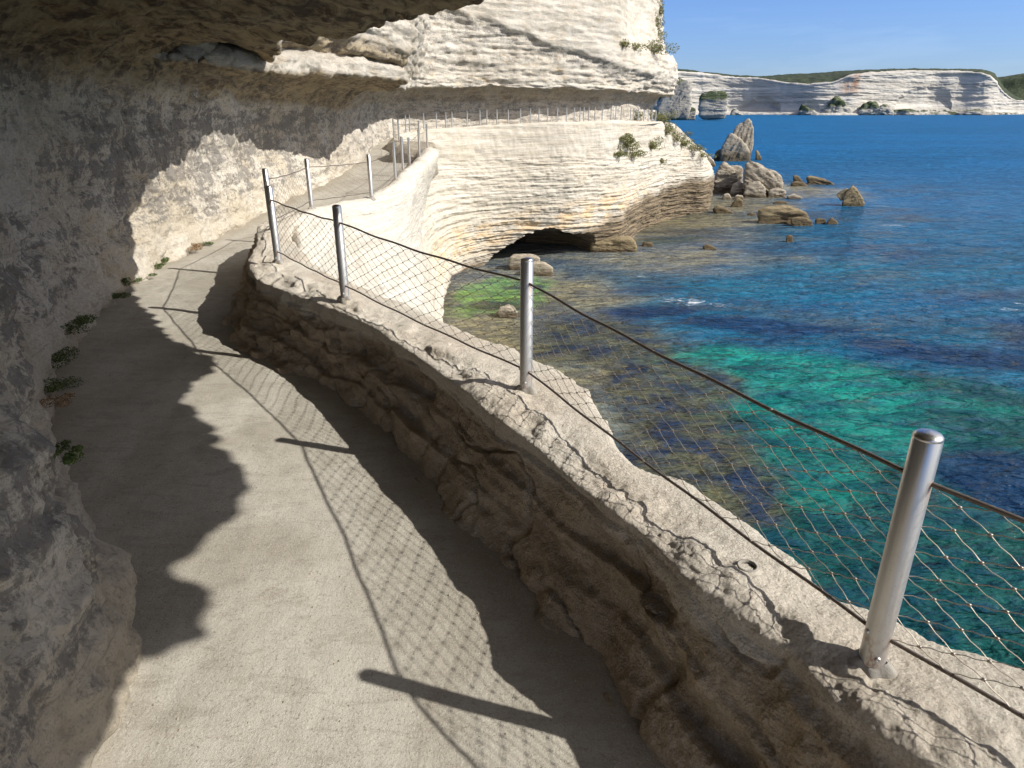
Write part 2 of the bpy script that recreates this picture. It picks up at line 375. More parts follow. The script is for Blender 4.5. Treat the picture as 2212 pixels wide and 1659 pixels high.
def dispW(V, N, U, T):
    Y = V[:, 1]; near = sstep(24, 8, Y); far = 1 - near
    low = sstep(0.0, .5, V[:, 2])
    d = .16 * fbm(V, (.55, .55, .9), 4) + .055 * fbm(V, (2.2, 2.2, 4.), 4, .55, 5.)
    d += .05 * sharp(fbm(V, (.8, .8, 5.5), 3, .5, 9.), .8)
    d += near * (.030 * sharp(fbm(V, (7, 7, 9), 5, .66), .8) + .03 * sharp(fbm(V, (4.5, 4.5, 3.), 3, .6, 71.), .7))
    d += near * .05 * sharp(fbm(V, (3.0, 3.0, 3.2), 2, .5, 33.), .7) * sstep(1.4, .2, V[:, 2])
    d += sstep(6, 4, Y) * low * (.06 * sharp(fbm(V, (2.6, 2.6, 2.6), 5, .62, 111.), .7))
    ck = np.abs(perlin(V * np.array((1.1, 1.1, 1.9)) + .4 * fbm(V, 2., 3)[:, None])); ck2 = np.abs(perlin(V * np.array((2.6, 2.6, 5.)) + 31.))
    d -= near * low * (.05 * sstep(.09, 0, ck) + .022 * sstep(.10, 0, ck2)); fr_ = (V[:, 2] * 3.1 + .7 * fbm(V, (.4, .4, .4), 3, .5, 15.)) % 1.
    d += near * low * .035 * (fr_ - .5) * sstep(.95, .8, fr_) * np.clip(.5 + fbm(V, (.7, .7, 1.5), 2, .5, 8.), 0, 1)
    up = sstep(2.6, 3.1, V[:, 2])
    d += far * up * (.20 * fbm(V, (.35, .35, .8), 3, .5, 2.) + .12 * sharp(fbm(V, (.28, .28, 5.2), 4, .6, 21.), .7) + .06 * sharp(fbm(V, (1.6, 1.6, 9), 3, .65, 4.), .8))
    # smooth upper face standing out over the rough belt along a slanting line on the far cliff
    zb = np.interp(V[:, 0], [-6, -3.3, 0, 3, 6.5, 8.5], [7.2, 6.4, 5.6, 4.9, 4.2, 3.9]) + .25 * fbm(V, (.6, .6, 0), 3, .5, 3.)
    fc = sstep(34, 38, Y) * sstep(10.5, 8.5, V[:, 0])
    ab = sstep(-.05, .25, V[:, 2] - zb)
    d = np.where(fc > 0, d * (1 - .5 * ab * fc) + fc * (.24 * ab - .06), d)
    return d
cuW = [30, 40, 60, 60, 60, 70, 70, 60, 60, 60, 60, 60, 55, 50, 36, 40, 40, 40, 40, 36, 36, 36, 36, 36, 34, 20, 16]
cvW = [6, 16, 18, 18, 16, 14, 12, 10, 8, 10, 12, 18, 26, 32, 34]
V, F, V0, N0, U, T = loft(ctrlW, cuW, cvW, dispW)
Y = V0[:, 1]; Z = V0[:, 2]
lz = np.exp(-((Z - 1.75) / .65) ** 2) * sstep(6.5, 9, Y) + .9 * sstep(1.5, .7, Z) * sstep(9.5, 6.5, Y) + 1.0 * sstep(5.5, 3.6, Y)
li = np.where(Y < 22, .22 + .38 * sstep(7.5, 9.5, Y) * sstep(2.2, 1.8, Z) + .5 * np.clip(lz + .5 * fbm(V, (.45, .45, .8), 3, .5, 66.), 0, 1), .62) * sstep(.12, .7, Z + .3 * fbm(V, .9, 3) - np.interp(Y, [0, 30, 50], [0, .5, 1.0]) * 0)
li *= np.where(Z > 2.62, np.where(Y < 22, .45, .42), 1.)
li *= np.where((Y > 32) & (Z > 2.7), np.interp(V[:, 0], [-4, 2, 8], [1.5, 1.0, .4]), 1.)
zb = np.interp(V[:, 0], [-6, -3.3, 0, 3, 6.5, 8.5], [7.2, 6.4, 5.6, 4.9, 4.2, 3.9])
li = np.where((Y > 36) & (Z > zb + .1), .05, li); li = np.where((Y > 36) & (np.abs(Z - zb + .15 + .2 * fbm(V, (.5, .5, 2), 3)) < .3), .8, li)  # band under the slanting step: overhang shade painted through the lichen mask
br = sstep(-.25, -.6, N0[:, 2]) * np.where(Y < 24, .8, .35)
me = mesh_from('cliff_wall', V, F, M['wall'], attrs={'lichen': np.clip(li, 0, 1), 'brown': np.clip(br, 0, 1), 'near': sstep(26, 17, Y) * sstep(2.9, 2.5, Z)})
tag(link('cliff_wall', me), 'long pale limestone cliff wall with grey lichen beside the path, undercut by ledges', 'cliff', kind='structure')
SOLIDS.append((V, F))

# ------------------------------------------------------------------ overhanging rock roof above the path
AS = [((-1.1, -4.5), (-.4, -4.6, 3.7)), ((-1.25, -2), (1.4, -2.0, 3.6)), ((-1.35, .2), (2.75, .0, 3.42)), ((-1.5, 1.7), (2.70, .66, 3.4)), ((-1.6, 1.9), (2.80, .80, 3.4)), ((-1.75, 2.15), (2.93, .93, 3.4)), ((-1.85, 2.35), (2.88, 1.18, 3.4)), ((-1.98, 2.55), (2.56, 1.40, 3.4)),
      ((-2.15, 2.8), (2.68, 1.76, 3.4)), ((-2.35, 3.1), (2.66, 2.18, 3.4)), ((-2.65, 3.5), (2.2, 2.72, 3.3)), ((-2.95, 4.0), (1.62, 3.23, 3.2)), ((-3.4, 4.6), (1.4, 3.73, 3.15)),
      ((-3.95, 5.5), (1.21, 4.4, 3.05)), ((-4.4, 6.6), (.4, 5.04, 2.86)), ((-4.68, 7.3), (-.46, 6.09, 2.77)), ((-4.8, 8.0), (-1.0, 6.85, 2.75)), ((-4.9, 8.8), (-1.5, 7.6, 2.76)),
      ((-5.0, 9.6), (-2.5, 8.53, 2.75)), ((-5.05, 10.5), (-3.08, 9.55, 2.79)), ((-5.1, 11.7), (-3.35, 11.0, 2.85)), ((-5.1, 13.0), (-4.0, 12.5, 2.80)), ((-5.2, 13.8), (-5.1, 13.5, 2.75)), ((-6.0, 14.4), (-6.2, 14.3, 2.7))]
ctrlA = []
for (fx, fy), (lx, ly, lz) in AS:
    f = np.array((fx, fy)); l = np.array((lx, ly)); dv = l - f; L = np.linalg.norm(dv) + 1e-6; e = dv / L if L > .3 else np.array((1., -.1))
    q = lambda s, h: tuple(f + e * s) + (h,)
    zt = min(lz + .02, 2.95)
    ctrlA.append([q(-.55, 1.5), q(-.16, 2.15), q(min(.12, .1 * L), zt - .30), q(.16 * L, zt - .02), q(.4 * L, zt + .13), q(.7 * L, lz + .10), q(.93 * L, lz + .02), q(L, lz + .05),
                  q(L + .02, lz + .22), q(L - .1, lz + .7), q(L - .5, lz + 2), q(min(L - 1, .4 * L), lz + 5), q(-3, lz + 9)])
def dispA(V, N, U, T):
    cz = sstep(2.2, 2.6, V[:, 2])
    d = .10 * fbm(V, (.7, .7, .9), 4) + .075 * sharp(fbm(V, (2.0, 3.2, 2.5), 4, .6, 7.), .8) + .02 * fbm(V, (9, 9, 9), 3)
    lipf = 1 - .55 * sstep(.42, .52, T) * sstep(.75, .62, T)
    return d * lipf + .03 * fbm(V, (5, 5, 5), 2, .5, 3.) * sstep(.4, .5, T)
V, F, V0, N0, U, T = loft(ctrlA, [20, 24, 36, 20, 20, 20, 20, 24, 26, 30, 36, 40, 50, 60, 56, 50, 50, 60, 56, 50, 50, 30, 16], [10, 22, 22, 40, 46, 34, 16, 12, 12, 12, 10, 10], dispA)
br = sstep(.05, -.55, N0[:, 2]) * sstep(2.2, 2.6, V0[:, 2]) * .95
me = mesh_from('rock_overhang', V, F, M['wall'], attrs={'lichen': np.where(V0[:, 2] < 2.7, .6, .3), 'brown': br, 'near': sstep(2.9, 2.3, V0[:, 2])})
tag(link('rock_overhang', me), 'dark brown overhanging rock roof above the path, its ragged lip catching the light', 'cliff', kind='structure')
SOLIDS.append((V, F))

# ------------------------------------------------------------------ path
PS = [((-2.2, -3.5), (2.6, -3.0), 0), ((-2.0, -.5), (2.35, .1), 0), ((-2.0, 1.2), (1.25, 1.4), 0), ((-2.7, 2.6), (.62, 2.3), 0), ((-3.5, 3.6), (.1, 3.4), 0), ((-4.3, 4.9), (-.7, 4.9), 0), ((-5.1, 6.8), (-2.1, 6.7), 0),
      ((-5.5, 8.6), (-2.9, 8.5), 0), ((-5.6, 10.2), (-3.3, 10.2), 0), ((-5.7, 11.8), (-3.0, 11.6), 0), ((-5.7, 13.4), (-2.6, 13.2), 0.02), ((-5.7, 16), (-2.6, 16), .08), ((-5.7, 19.5), (-2.6, 19.5), .15), ((-5.8, 24), (-2.8, 24), .3),
      ((-6.1, 28), (-4.0, 28), .45), ((-6.4, 32), (-5.1, 32), .6), ((-6.2, 36.5), (-4.9, 35), .75), ((-4.3, 39.5), (-3.4, 37.3), .8), ((-1.2, 41.5), (-.6, 39.6), .85), ((1.8, 43.6), (2.5, 41.2), .9),
      ((4.7, 46), (5.6, 43.6), .95), ((7.2, 49), (8.4, 47.4), 1.0), ((9.5, 53.3), (10.8, 52.4), 1.05), ((10.6, 57.3), (12.2, 57), 1.0)]
ctrlP = [[(a[0] + (b[0] - a[0]) * k, a[1] + (b[1] - a[1]) * k, z + (.035 if k in (0, 1) else 0)) for k in (0, .25, .5, .75, 1)] for a, b, z in PS]
def dispP(V, N, U, T):
    d = .012 * fbm(V, (1.2, 1.2, 1), 4) + .006 * fbm(V, (6, 6, 1), 3)
    return np.stack([0 * d, 0 * d, d], 1)
V, F, V0, N0, U, T = loft(ctrlP, [20] * 2 + [50] * 8 + [26] * 13, [40] * 4, dispP)
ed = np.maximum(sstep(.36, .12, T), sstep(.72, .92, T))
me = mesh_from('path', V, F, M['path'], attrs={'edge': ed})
tag(link('path', me), 'worn grey concrete footpath curving along the cliff, striped by fence shadows', 'path', kind='structure')
SOLIDS.append((V, F))

# ------------------------------------------------------------------ rock parapet between path and sea
QS = [  # inner top edge, outer top edge, top height
 ((2.9, -1.3), (3.4, -1.0), .55), ((2.05, .0), (2.55, .35), .55), ((1.5, .72), (1.98, 1.02), .56), ((1.10, 1.23), (1.50, 1.54), .57), ((.94, 1.45), (1.31, 1.66), .56), ((.88, 1.64), (1.17, 1.79), .57), ((.78, 1.75), (1.05, 1.87), .57),
 ((.66, 1.92), (1.04, 2.03), .58), ((.54, 2.25), (.96, 2.30), .57), ((.36, 2.55), (.80, 2.60), .57), ((.26, 2.74), (.61, 2.74), .57), ((.13, 3.0), (.52, 2.99), .58), ((-.09, 3.38), (.45, 3.62), .58), ((-.31, 3.78), (.20, 4.12), .59),
 ((-.75, 4.50), (-.33, 4.77), .59), ((-1.22, 5.16), (-.72, 5.28), .60), ((-1.78, 5.75), (-1.40, 6.10), .60), ((-2.42, 6.45), (-1.98, 6.95), .60), ((-2.78, 7.3), (-2.36, 7.7), .60), ((-3.02, 8.21), (-2.72, 8.5), .60),
 ((-3.42, 9.4), (-3.0, 9.5), .60), ((-3.55, 10.4), (-3.12, 10.5), .58), ((-3.45, 11.5), (-3.0, 11.4), .5)]
ctrlQ = []
qa = np.array([q[0] for q in QS]); qt = np.gradient(qa, axis=0); qt /= np.linalg.norm(qt, axis=1)[:, None]; qn = np.stack([-qt[:, 1], qt[:, 0]], 1)  # towards the path
for i, (a, b, z) in enumerate(QS):
    a = np.array(a); b = np.array(b); n = qn[i]
    p = lambda c, k, h: tuple(c + n * k) + (h,)
    ctrlQ.append([p(a, .34, -.12), p(a, .26, .03), p(a, .14, .16), p(a, .09, .30), p(a, .03, .44), p(a, .03, z - .045), p(a, .0, z - .002), p((a + b) / 2, 0, z + .012),
                  p(b, .03, z), p(b, -.005, z - .05), p(b, .06, z - .25), p(b, .12, -.2), p(b, .0, -1.5), p(b, -.1, -4), p(b, -.2, SEA - 1.2)])
def dispQ(V, N, U, T):
    side = sstep(.56, .44, V[:, 2])
    d = .012 * fbm(V, (1.6, 1.6, 2), 4) + .004 * fbm(V, (9, 9, 9), 3, .6, 4.) + .0035 * fbm(V, (24, 24, 24), 3, .6, 8.) + side * .011 * sharp(fbm(V, (15, 15, 20), 4, .7, 18.), .8) + .0025 * fbm(V, (60, 60, 60), 2, .65, 1.)
    warp = V + .25 * np.stack([fbm(V, 1.3, 2, .5, 3.), fbm(V, 1.3, 2, .5, 13.), .35 * fbm(V, .9, 2, .5, 23.)], 1)
    led = sharp(fbm(warp, (.7, .7, 5.2), 3, .45, 12.), .75)
    fr = (V[:, 2] * 6.2 + 1.1 * fbm(V, (.55, .55, .55), 3, .5, 91.)) % 1.; led2 = (fr ** 1.4) * sstep(1., .86, fr)
    ck = np.abs(perlin(V * np.array((1.7, 1.7, 2.6)) + .5 * fbm(V, 2.2, 3)[:, None])); d -= side * .04 * sstep(.08, 0, ck)
    d += side * (.075 * (led2 - .4) * np.clip(.65 + .9 * fbm(V, (.9, .9, 2), 2, .5, 77.), .1, 1.2) + .05 * led + .06 * fbm(V, (1.5, 1.5, 2.6), 3, .5, 41.) + .020 * sharp(fbm(V, (7, 7, 13), 4, .62, 5.), .8))
    e_in = np.exp(-((T - .445) / .04) ** 2); e_out = np.exp(-((T - .63) / .035) ** 2)
    sc_ = .055 * sharp(fbm(V * np.array((1, 1, .4)), (2.4, 2.4, 2.4), 3, .6, 51.), .7) + .016 * fbm(V, (13, 13, 13), 3, .65, 5.)
    Nh = N * np.array((1., 1., .12)); Nh /= np.linalg.norm(Nh, axis=1)[:, None] + 1e-9
    horiz = Nh * ((e_in + .8 * e_out) * sc_)[:, None]
    far = sstep(4.2, 6.2, V[:, 1])           # the far end breaks into knobs
    d += far * sstep(.70, .35, V[:, 2]) * (.11 * sharp(fbm(V, (3.4, 3.4, 3.8), 4, .55, 61.), .75))
    low = sstep(-.3, -1., V[:, 2]); d += low * .25 * fbm(V, (.8, .8, 2.5), 4, .55, 71.)
    return N * d[:, None] + horiz
cuQ = [20, 40, 60, 60, 50, 50, 50, 56, 56, 56, 56, 56, 56, 60, 60, 50, 50, 44, 40, 40, 30, 20]
V, F, V0, N0, U, T = loft(ctrlQ, cuQ, [8, 16, 20, 20, 20, 14, 16, 24, 24, 14, 14, 14, 14, 16], dispQ, flip=True)
me = mesh_from('parapet_wall', V, F, M['parapet'], attrs={'skin_shade': sstep(.50, .42, V0[:, 2] + .035 * fbm(V0, (5, 5, 5), 4, .6, 2.)) * (T < .5)})  # mask for the browner inner face, which carries some painted shade
tag(link('parapet_wall', me), 'low rough limestone parapet with a bright uneven top, running along the sea side of the path', 'wall')
SOLIDS.append((V, F))

# ------------------------------------------------------------------ cliff below the path
ZL = [-.5, -1.5, -3, -4.4, -5.6, SEA, SEA - 1.6]
LS = [  # rim outer edge x,y,z ; rim width ; outward offsets at ZL
 (-2.05, 7.0, .1, .3, [.0] * 7), (-2.6, 8.9, .3, .3, [.1, .2, .3, .3, .3, .3, .3]), (-3.0, 10.5, .56, .4, [.35, .6, .8, .8, .8, .8, .8]), (-2.93, 11.5, .58, .45, [.5, .8, 1., 1., 1., 1., 1.]),
 (-2.38, 12.7, .60, .5, [.35, .65, .8, .8, .7, .7, .7]), (-2.2, 14.7, .66, .45, [.12, .3, .4, .3, .3, .3, .4]), (-2.32, 17, .70, .45, [.0, .05, .15, .15, .1, .2, .3]), (-2.38, 20.5, .74, .5, [-.15, -.35, -.25, -.1, .0, .1, .2]),
 (-2.55, 24.4, .80, .6, [-.3, -.7, -.6, -.4, -.2, -.1, .1]), (-3.5, 27.3, .85, .6, [-.2, -.2, .0, .3, .5, .6, .7]), (-4.6, 30, .90, .5, [.1, .4, .8, 1.1, 1.4, 1.5, 1.6]), (-4.75, 33.5, 1.0, .4, [.2, .5, 1., 1.3, 1.6, 1.7, 1.8]),
 (-3.9, 36.2, 1.08, .4, [.25, .5, .8, .9, .9, .9, .9]), (-2.2, 38, 1.16, .45, [.3, .45, .5, .35, .1, .0, .0]), (.5, 39.6, 1.28, .5, [.3, .4, .35, .1, -.3, -.5, -.5]), (3.5, 41, 1.34, .5, [.25, .4, .4, .2, -.2, -.4, -.3]),
 (6.5, 44, 1.36, .5, [.25, .4, .5, .5, .4, .6, .8]), (9.2, 49.4, 1.2, .6, [.2, .4, .5, .4, .1, .0, .2]), (12.2, 55, .95, .7, [.3, .5, .6, .4, .1, .0, .2]), (14.9, 58.5, -.7, 1., [.02, .3, .5, .4, .2, .1, .3]),
 (17.2, 62, -1.9, 1., [-.4, -.1, .3, .4, .3, .2, .4]), (18.6, 66, -2.8, 1., [-.8, -.5, .1, .3, .3, .2, .4]), (18.2, 71.5, -2.8, 1., [-.8, -.5, .0, .2, .2, .2, .4]), (14, 78, -1.8, 1., [-.6, -.3, .0, .2, .2, .2, .4])]
la = np.array([s[:2] for s in LS]); lt = np.gradient(la, axis=0); lt /= np.linalg.norm(lt, axis=1)[:, None]; ln = np.stack([lt[:, 1], -lt[:, 0]], 1)
ctrlL = []
for i, (x, y, z, w, offs) in enumerate(LS):
    c = np.array((x, y)); n = ln[i]; zp = np.interp(y, [0, 13, 24, 36, 45, 53], [0, 0, .3, .75, .95, 1.05])
    zp = min(zp, z - .05)
    p = lambda k, h: tuple(c + n * k) + (h,)
    pr = [p(-w - 1.4, zp - .6), p(-w - .18, zp - .05), p(-w - .02, max(zp + .05, z - .18)), p(-w * .6, z), p(-.08, z - .01)]
    zz = [min(k, z - .35 - .45 * j) if z < 0 else k for j, k in enumerate(ZL)]
    pr += [p(.06, z - .22)] + [p(o, h) for o, h in zip(offs, zz)]
    ctrlL.append(pr)
def dispL(V, N, U, T):
    Y = V[:, 1]; far = sstep(24, 34, Y); face = sstep(.16, .26, T)
    d = .05 * fbm(V, (1.2, 1.2, 1.6), 4) + .02 * fbm(V, (5, 5, 7), 3, .6, 4.)
    tl = V + np.stack([0 * U, 0 * U, .035 * V[:, 0] + .25 * fbm(V, (.12, .12, .1), 2)], 1); st = sharp(fbm(tl, (.17, .17, 4.6), 4, .55, 14.), .75); st2 = sharp(fbm(tl, (.45, .45, 12.), 3, .6, 24.), .8)
    d += face * ((.03 + .05 * far) * st * (.6 + .9 * sstep(-1.5, -4.5, V[:, 2])) + (.02 + .06 * far) * st2 + (.05 + .16 * far) * fbm(V, (.22, .22, .3), 3, .5, 3.))
    d += face * far * .07 * fbm(V, (2.2, 2.2, 4.5), 3, .6, 8.)
    # vertical joints on the promontory
    jx = V[:, 0] + .25 * V[:, 1]
    d += face * far * sstep(16, 22, jx) * .45 * sharp(perlin(np.stack([jx * .35, 0 * jx, V[:, 2] * .08], 1)), .7)
    # sea cave: push the face in under an arch
    s = V[:, 0]
    arch = np.interp(s, [-1.9, -.9, .3, 1.3, 2.3, 3.2, 4.0, 4.9, 5.3], [-6.4, -5.75, -5.0, -4.55, -4.35, -4.75, -4.95, -5.2, -6.5]) + .18 * fbm(V, (1.2, 1.2, 1.2), 3, .6, 6.)
    inside = sstep(.06, -.10, V[:, 2] - arch) * (Y > 35) * (s > -2) * (s < 5.4)
    dep = np.interp(s, [-1.9, 0, 2.5, 5.3], [2.5, 7.0, 6.0, 2.5])
    return d * (1 - .5 * inside) - inside * dep
cuL = [10, 20, 40, 46, 46, 40, 36, 36, 36, 36, 36, 36, 40, 52, 60, 64, 64, 60, 50, 44, 44, 30, 20]
V, F, V0, N0, U, T = loft(ctrlL, cuL, [6, 10, 10, 14, 10, 14, 26, 34, 34, 40, 26, 16], dispL, flip=True)
Z = V[:, 2]; X = V[:, 0]; Y = V[:, 1]
hi = np.interp(X, [-3, 3, 6, 9, 13, 19], [-6.1, -5.2, -4.3, -3.7, -3.4, -3.4]) + .5 * fbm(V, (.6, .6, 1.5), 4)
tide = sstep(.45, -.35, Z - hi) * sstep(26, 34, Y)
och = sstep(1.3, .2, np.abs(Z - np.interp(X, [-3, 3, 6, 12], [-4.6, -3.9, -3.6, -3.2]))) * sstep(28, 34, Y) * sstep(12, 7, X) * .55
me = mesh_from('lower_cliff', V, F, M['lower'], attrs={'tide': tide, 'ochre': och, 'pale': sstep(27, 17, Y)})
tag(link('lower_cliff', me), 'pale layered cliff below the path dropping to the sea, with a dark cave at the waterline', 'cliff', kind='structure')
SOLIDS.append((V, F))

# dark rear of the sea cave and land mass behind the cliffs
def tree_of(sol):
    vs = np.concatenate([v for v, _ in sol]); off = 0; fs = []
    for v, f in sol: fs.append(f + off); off += len(v)
    return BVHTree.FromPolygons([tuple(x) for x in vs.tolist()], np.concatenate(fs).tolist())
BVH = tree_of(SOLIDS)
def seat(x, y, z0=4.0):
    h = BVH.ray_cast(Vector((x, y, z0)), Vector((0, 0, -1))); return h[0].z if h[0] else 0.
def look(u, v):
    a, b = ray(u, v); d = Vector((a, 1, b)).normalized()
    h = BVH.ray_cast(Vector((0, 0, EYE)), d); return (h[0], h[1]) if h[0] else (None, None)

# ------------------------------------------------------------------ sea
ang = np.linspace(R(-100), R(125), 900)               # bearing from +Y to the right
rr = np.concatenate([np.geomspace(1.2, 1700, 620), np.geomspace(1900, 4000, 6)])
RR, AA = np.meshgrid(rr, ang, indexing='ij')
SX = (RR * np.sin(AA)).ravel(); SY = (RR * np.cos(AA)).ravel()
P3 = np.stack([SX, SY, 0 * SX], 1)
def blob(px, py, ax, ay, rot=0., warp=.35, sc=.25):
    c, s = math.cos(rot), math.sin(rot); dx, dy = SX - px, SY - py
    q = np.sqrt(((c * dx + s * dy) / ax) ** 2 + ((-s * dx + c * dy) / ay) ** 2)
    return sstep(1.15, .7, q + warp * fbm(P3, sc, 4, .6, px))
dist = np.hypot(SX, SY)
wob = fbm(P3, (.10, .16, 1), 5, .6); wob2 = fbm(P3, (.05, .09, 1), 4, .55, 31.); stre = fbm(np.stack([SX * .10 + SY * .05, SY * .32 - SX * .12, 0 * SX], 1), 1., 4, .6, 5.)
def colr(r, g, b): return np.array((r, g, b))[None, :]
tint = np.zeros((len(SX), 3)) + colr(.010, .115, .235)
def over(m, c):
    global tint
    m = m[:, None]; tint = tint * (1 - m) + m * c
fx = sstep(60, 200, dist); over(fx, colr(.014, .135, .295))
over(sstep(75, 40, dist + 14 * wob2) , colr(.008, .104, .185))
over(sstep(.05, .4, stre) * .75 * sstep(70, 40, dist), colr(.005, .035, .115))
# shore distance from the cliff foot line
shore = np.array([(-4, 20), (-3., 28.5), (-2.65, 31.6), (-1.42, 37), (.38, 40.2), (5, 42.2), (8.2, 44.5), (9.5, 49.9), (12.9, 56.6), (16.2, 62.1), (19.1, 68.7), (28, 78)], float)
sd = np.full(len(SX), 1e9)
for a, b in zip(shore[:-1], shore[1:]):
    ab = b - a; t = np.clip(((SX - a[0]) * ab[0] + (SY - a[1]) * ab[1]) / ab.dot(ab), 0, 1)
    sd = np.minimum(sd, np.hypot(SX - a[0] - t * ab[0], SY - a[1] - t * ab[1]))
shal = sstep(10.5, 3.5, sd + 7 * wob + 3 * stre); over(shal * .92, colr(.29, .245, .125))
over(sstep(22, 12, sd + 8 * wob2) * sstep(24, 34, SY) * sstep(.0, .35, wob + .5 * stre) * .5, colr(.066, .075, .055))      # submerged reef
reef = np.maximum.reduce([blob(20, 42, 9, 4, .3), blob(30, 58, 9, 4, .2), blob(24, 33, 10, 3, -.25), blob(27, 42, 9, 3, -.2), blob(17, 27, 7, 1.6, -.3), blob(9.5, 30.5, 4, 1.3, -.1), blob(14, 48, 7, 4, .3), blob(20, 22.5, 7, 1.6, -.35)])
over(reef * sstep(-.15, .35, .7 * wob + .6 * stre + .5 * fbm(P3, (.35, .8, 1), 4, .65, 44.)) * .5, colr(.085, .080, .060))
over(np.maximum(blob(21, 36, 9, 3.2, -.1), blob(13, 33, 5, 2.2, -.1)) * .4, colr(.008, .150, .20))
turq = np.maximum.reduce([blob(8.6, 21.4, 4.6, 3.2, -.5, .35), .85 * blob(9.6, 17.6, 3.0, 2.2, -.4, .45), .5 * blob(7.2, 14.5, 1.5, 2.0, .1, .5), .5 * blob(12.5, 19.5, 3.0, .8, -.45)])
teal = np.maximum.reduce([blob(8.6, 16.0, 4.2, 6, .2, .35), blob(12.5, 19.0, 5.0, 3.0, -.45), blob(6.5, 12, 4, 5, .1), blob(9, 8, 6, 5, 0.)])
over(teal * .9, colr(.006, .064, .045)); over(turq * .92, colr(.008, .235, .185)); over(turq * sstep(-.05, .3, fbm(P3, (.5, .9, 1), 4, .6, 2.)) * .55, colr(.003, .055, .075))
weed = np.maximum.reduce([blob(5.0, 20.5, 2.6, 2.6, .3, .5, .6), blob(4.6, 15.5, 2.2, 3.6, 0, .5, .6), blob(3.6, 25, 3.2, 3.2, 0, .5, .5)])
over(weed * .9, colr(.10, .097, .05)); over(weed * sstep(.0, .25, fbm(P3, (.8, 1.1, 1), 4, .6, 9.)) * .8, colr(.008, .022, .065))
dark = np.maximum.reduce([blob(10.2, 27.0, 4.2, 1.2, -.25, .3), blob(15.5, 23.5, 4.0, 1.3, -.45, .3), blob(12.4, 14, 2.6, 1.8, -.3, .4), blob(6.0, 29, 2.2, .9, 0, .4)])
over(dark * .85, colr(.003, .018, .070))
over(blob(-.5, 32.0, 2.1, 3.8, -.4, .5, .7) * .95, colr(.20, .35, .07)); over(blob(11.0, 46.5, 3.0, 1.2, .5) * .6, colr(.05, .085, .03))
over(np.maximum(blob(-.8, 30.0, 1.6, .7, 0, .6, .9), blob(.6, 33.5, 1.2, .6, .2, .6, .9)) * .8, colr(.045, .026, .014))
foam = np.zeros(len(SX))
for px, py, ax, ay in [(8.0, 30.8, 1.5, .8), (9.6, 30.1, .8, .5), (7.0, 35.6, .8, .3), (14.4, 44.0, .8, .3), (19.3, 45.3, .9, .3), (28.6, 52.5, 1.6, .9), (30.5, 51, .8, .5), (33.5, 63.5, 1.6, .5), (30.3, 68.8, 1.2, .5), (23.4, 30.2, 1.0, .35), (22, 29.2, 1.8, .35), (27, 70, 2, .6), (7.5, 34.2, .7, .25)]:
    foam = np.maximum(foam, blob(px, py, ax, ay, -.15, .45, .8))
bed = np.clip(np.maximum.reduce([shal, reef, weed, .35 * turq, .45 * sstep(60, 40, dist)]), 0, 1)
bedw = sstep(90, 40, dist) * bed
# real swell: long low waves, finest near the shore
rt = R(-22); wx = SX * math.cos(rt) - SY * math.sin(rt); wy = SX * math.sin(rt) + SY * math.cos(rt)
wav = .07 * fbm(np.stack([wx * .16, wy * .5, 0 * wx], 1), 1., 3, .55) + .03 * fbm(np.stack([wx * .6, wy * 1.7, 0 * wx], 1), 1., 2, .5, 9.)
VZ = SEA + wav * sstep(260, 60, dist) * sstep(0, 3, sd + 1)
me = mesh_from('sea', np.stack([SX, SY, VZ], 1), grid_faces(len(rr), len(ang)), M['sea'], attrs={'tint': tint, 'foam': foam, 'bed': bedw, 'rough': .07 + .42 * sstep(25, 160, dist)})
tag(link('sea', me), 'clear rippled sea, brown over the shallows, turquoise over sand, deep blue beyond', 'sea', kind='structure')

# ------------------------------------------------------------------ rocks
def ico(sub):
    bm = bmesh.new(); bmesh.ops.create_icosphere(bm, subdivisions=sub, radius=1.)
    v = np.array([x.co[:] for x in bm.verts]); f = np.array([[w.index for w in p.verts] for p in bm.faces]); bm.free(); return v, f
ICO = {k: ico(k) for k in (4, 5, 6)}
def hull_blob(pts, sub, amp, lay, soft=10, tilt=None, sz=None):
    """star-shaped solid over the convex hull of pts, roughened by layered noise"""
    bm = bmesh.new()
    for p in pts: bm.verts.new(p)
    bmesh.ops.convex_hull(bm, input=bm.verts[:]); bm.normal_update()
    c = np.mean(np.array(pts), 0)
    pl = [(np.array(f.normal[:]), np.array(f.calc_center_median()[:])) for f in bm.faces if f.calc_area() > 1e-9]; bm.free()
    D, F = ICO[sub]
    # stretch directions so points spread evenly over long shapes
    ext = np.ptp(np.array(pts), axis=0); D = D * (ext / ext.max()); D = D / np.linalg.norm(D, axis=1)[:, None]
    inv = np.zeros((len(D), len(pl)))
    for k, (n, q) in enumerate(pl):
        h = n.dot(q - c); 
        if h < 0: n, h = -n, -h
        inv[:, k] = np.maximum(D @ n, 0) / max(h, 1e-4)
    r = 1. / (np.sum(inv ** soft, 1) ** (1. / soft))
    V = c + D * r[:, None]
    s = ext.mean(); q = V.copy()
    if tilt is not None: q = q @ np.array(Matrix.Rotation(tilt[0], 3, tilt[1])).T
    d = amp * s * (1.0 * sharp(fbm(q, np.array(lay) * 2.2 / s, 6, .66, s), .75) + .6 * fbm(q, 2.2 / s, 4, .6, 3.))
    return V + D * d[:, None], F
def slab_pts(poly, Y, depth, back=.75, drop=True):
    fr = [at_y(u, v, Y) for u, v in poly]; c = np.mean(fr, 0); P = []
    for p in fr:
        P.append(p); b = c + (p - c) * back; b = b + np.array((b[0] / Y * depth, depth, 0)); P.append(b)
        m = c + (p - c) * .95; P.append(m + np.array((m[0] / Y * depth * .5, depth * .5, 0)))
    return [tuple(p) for p in P]
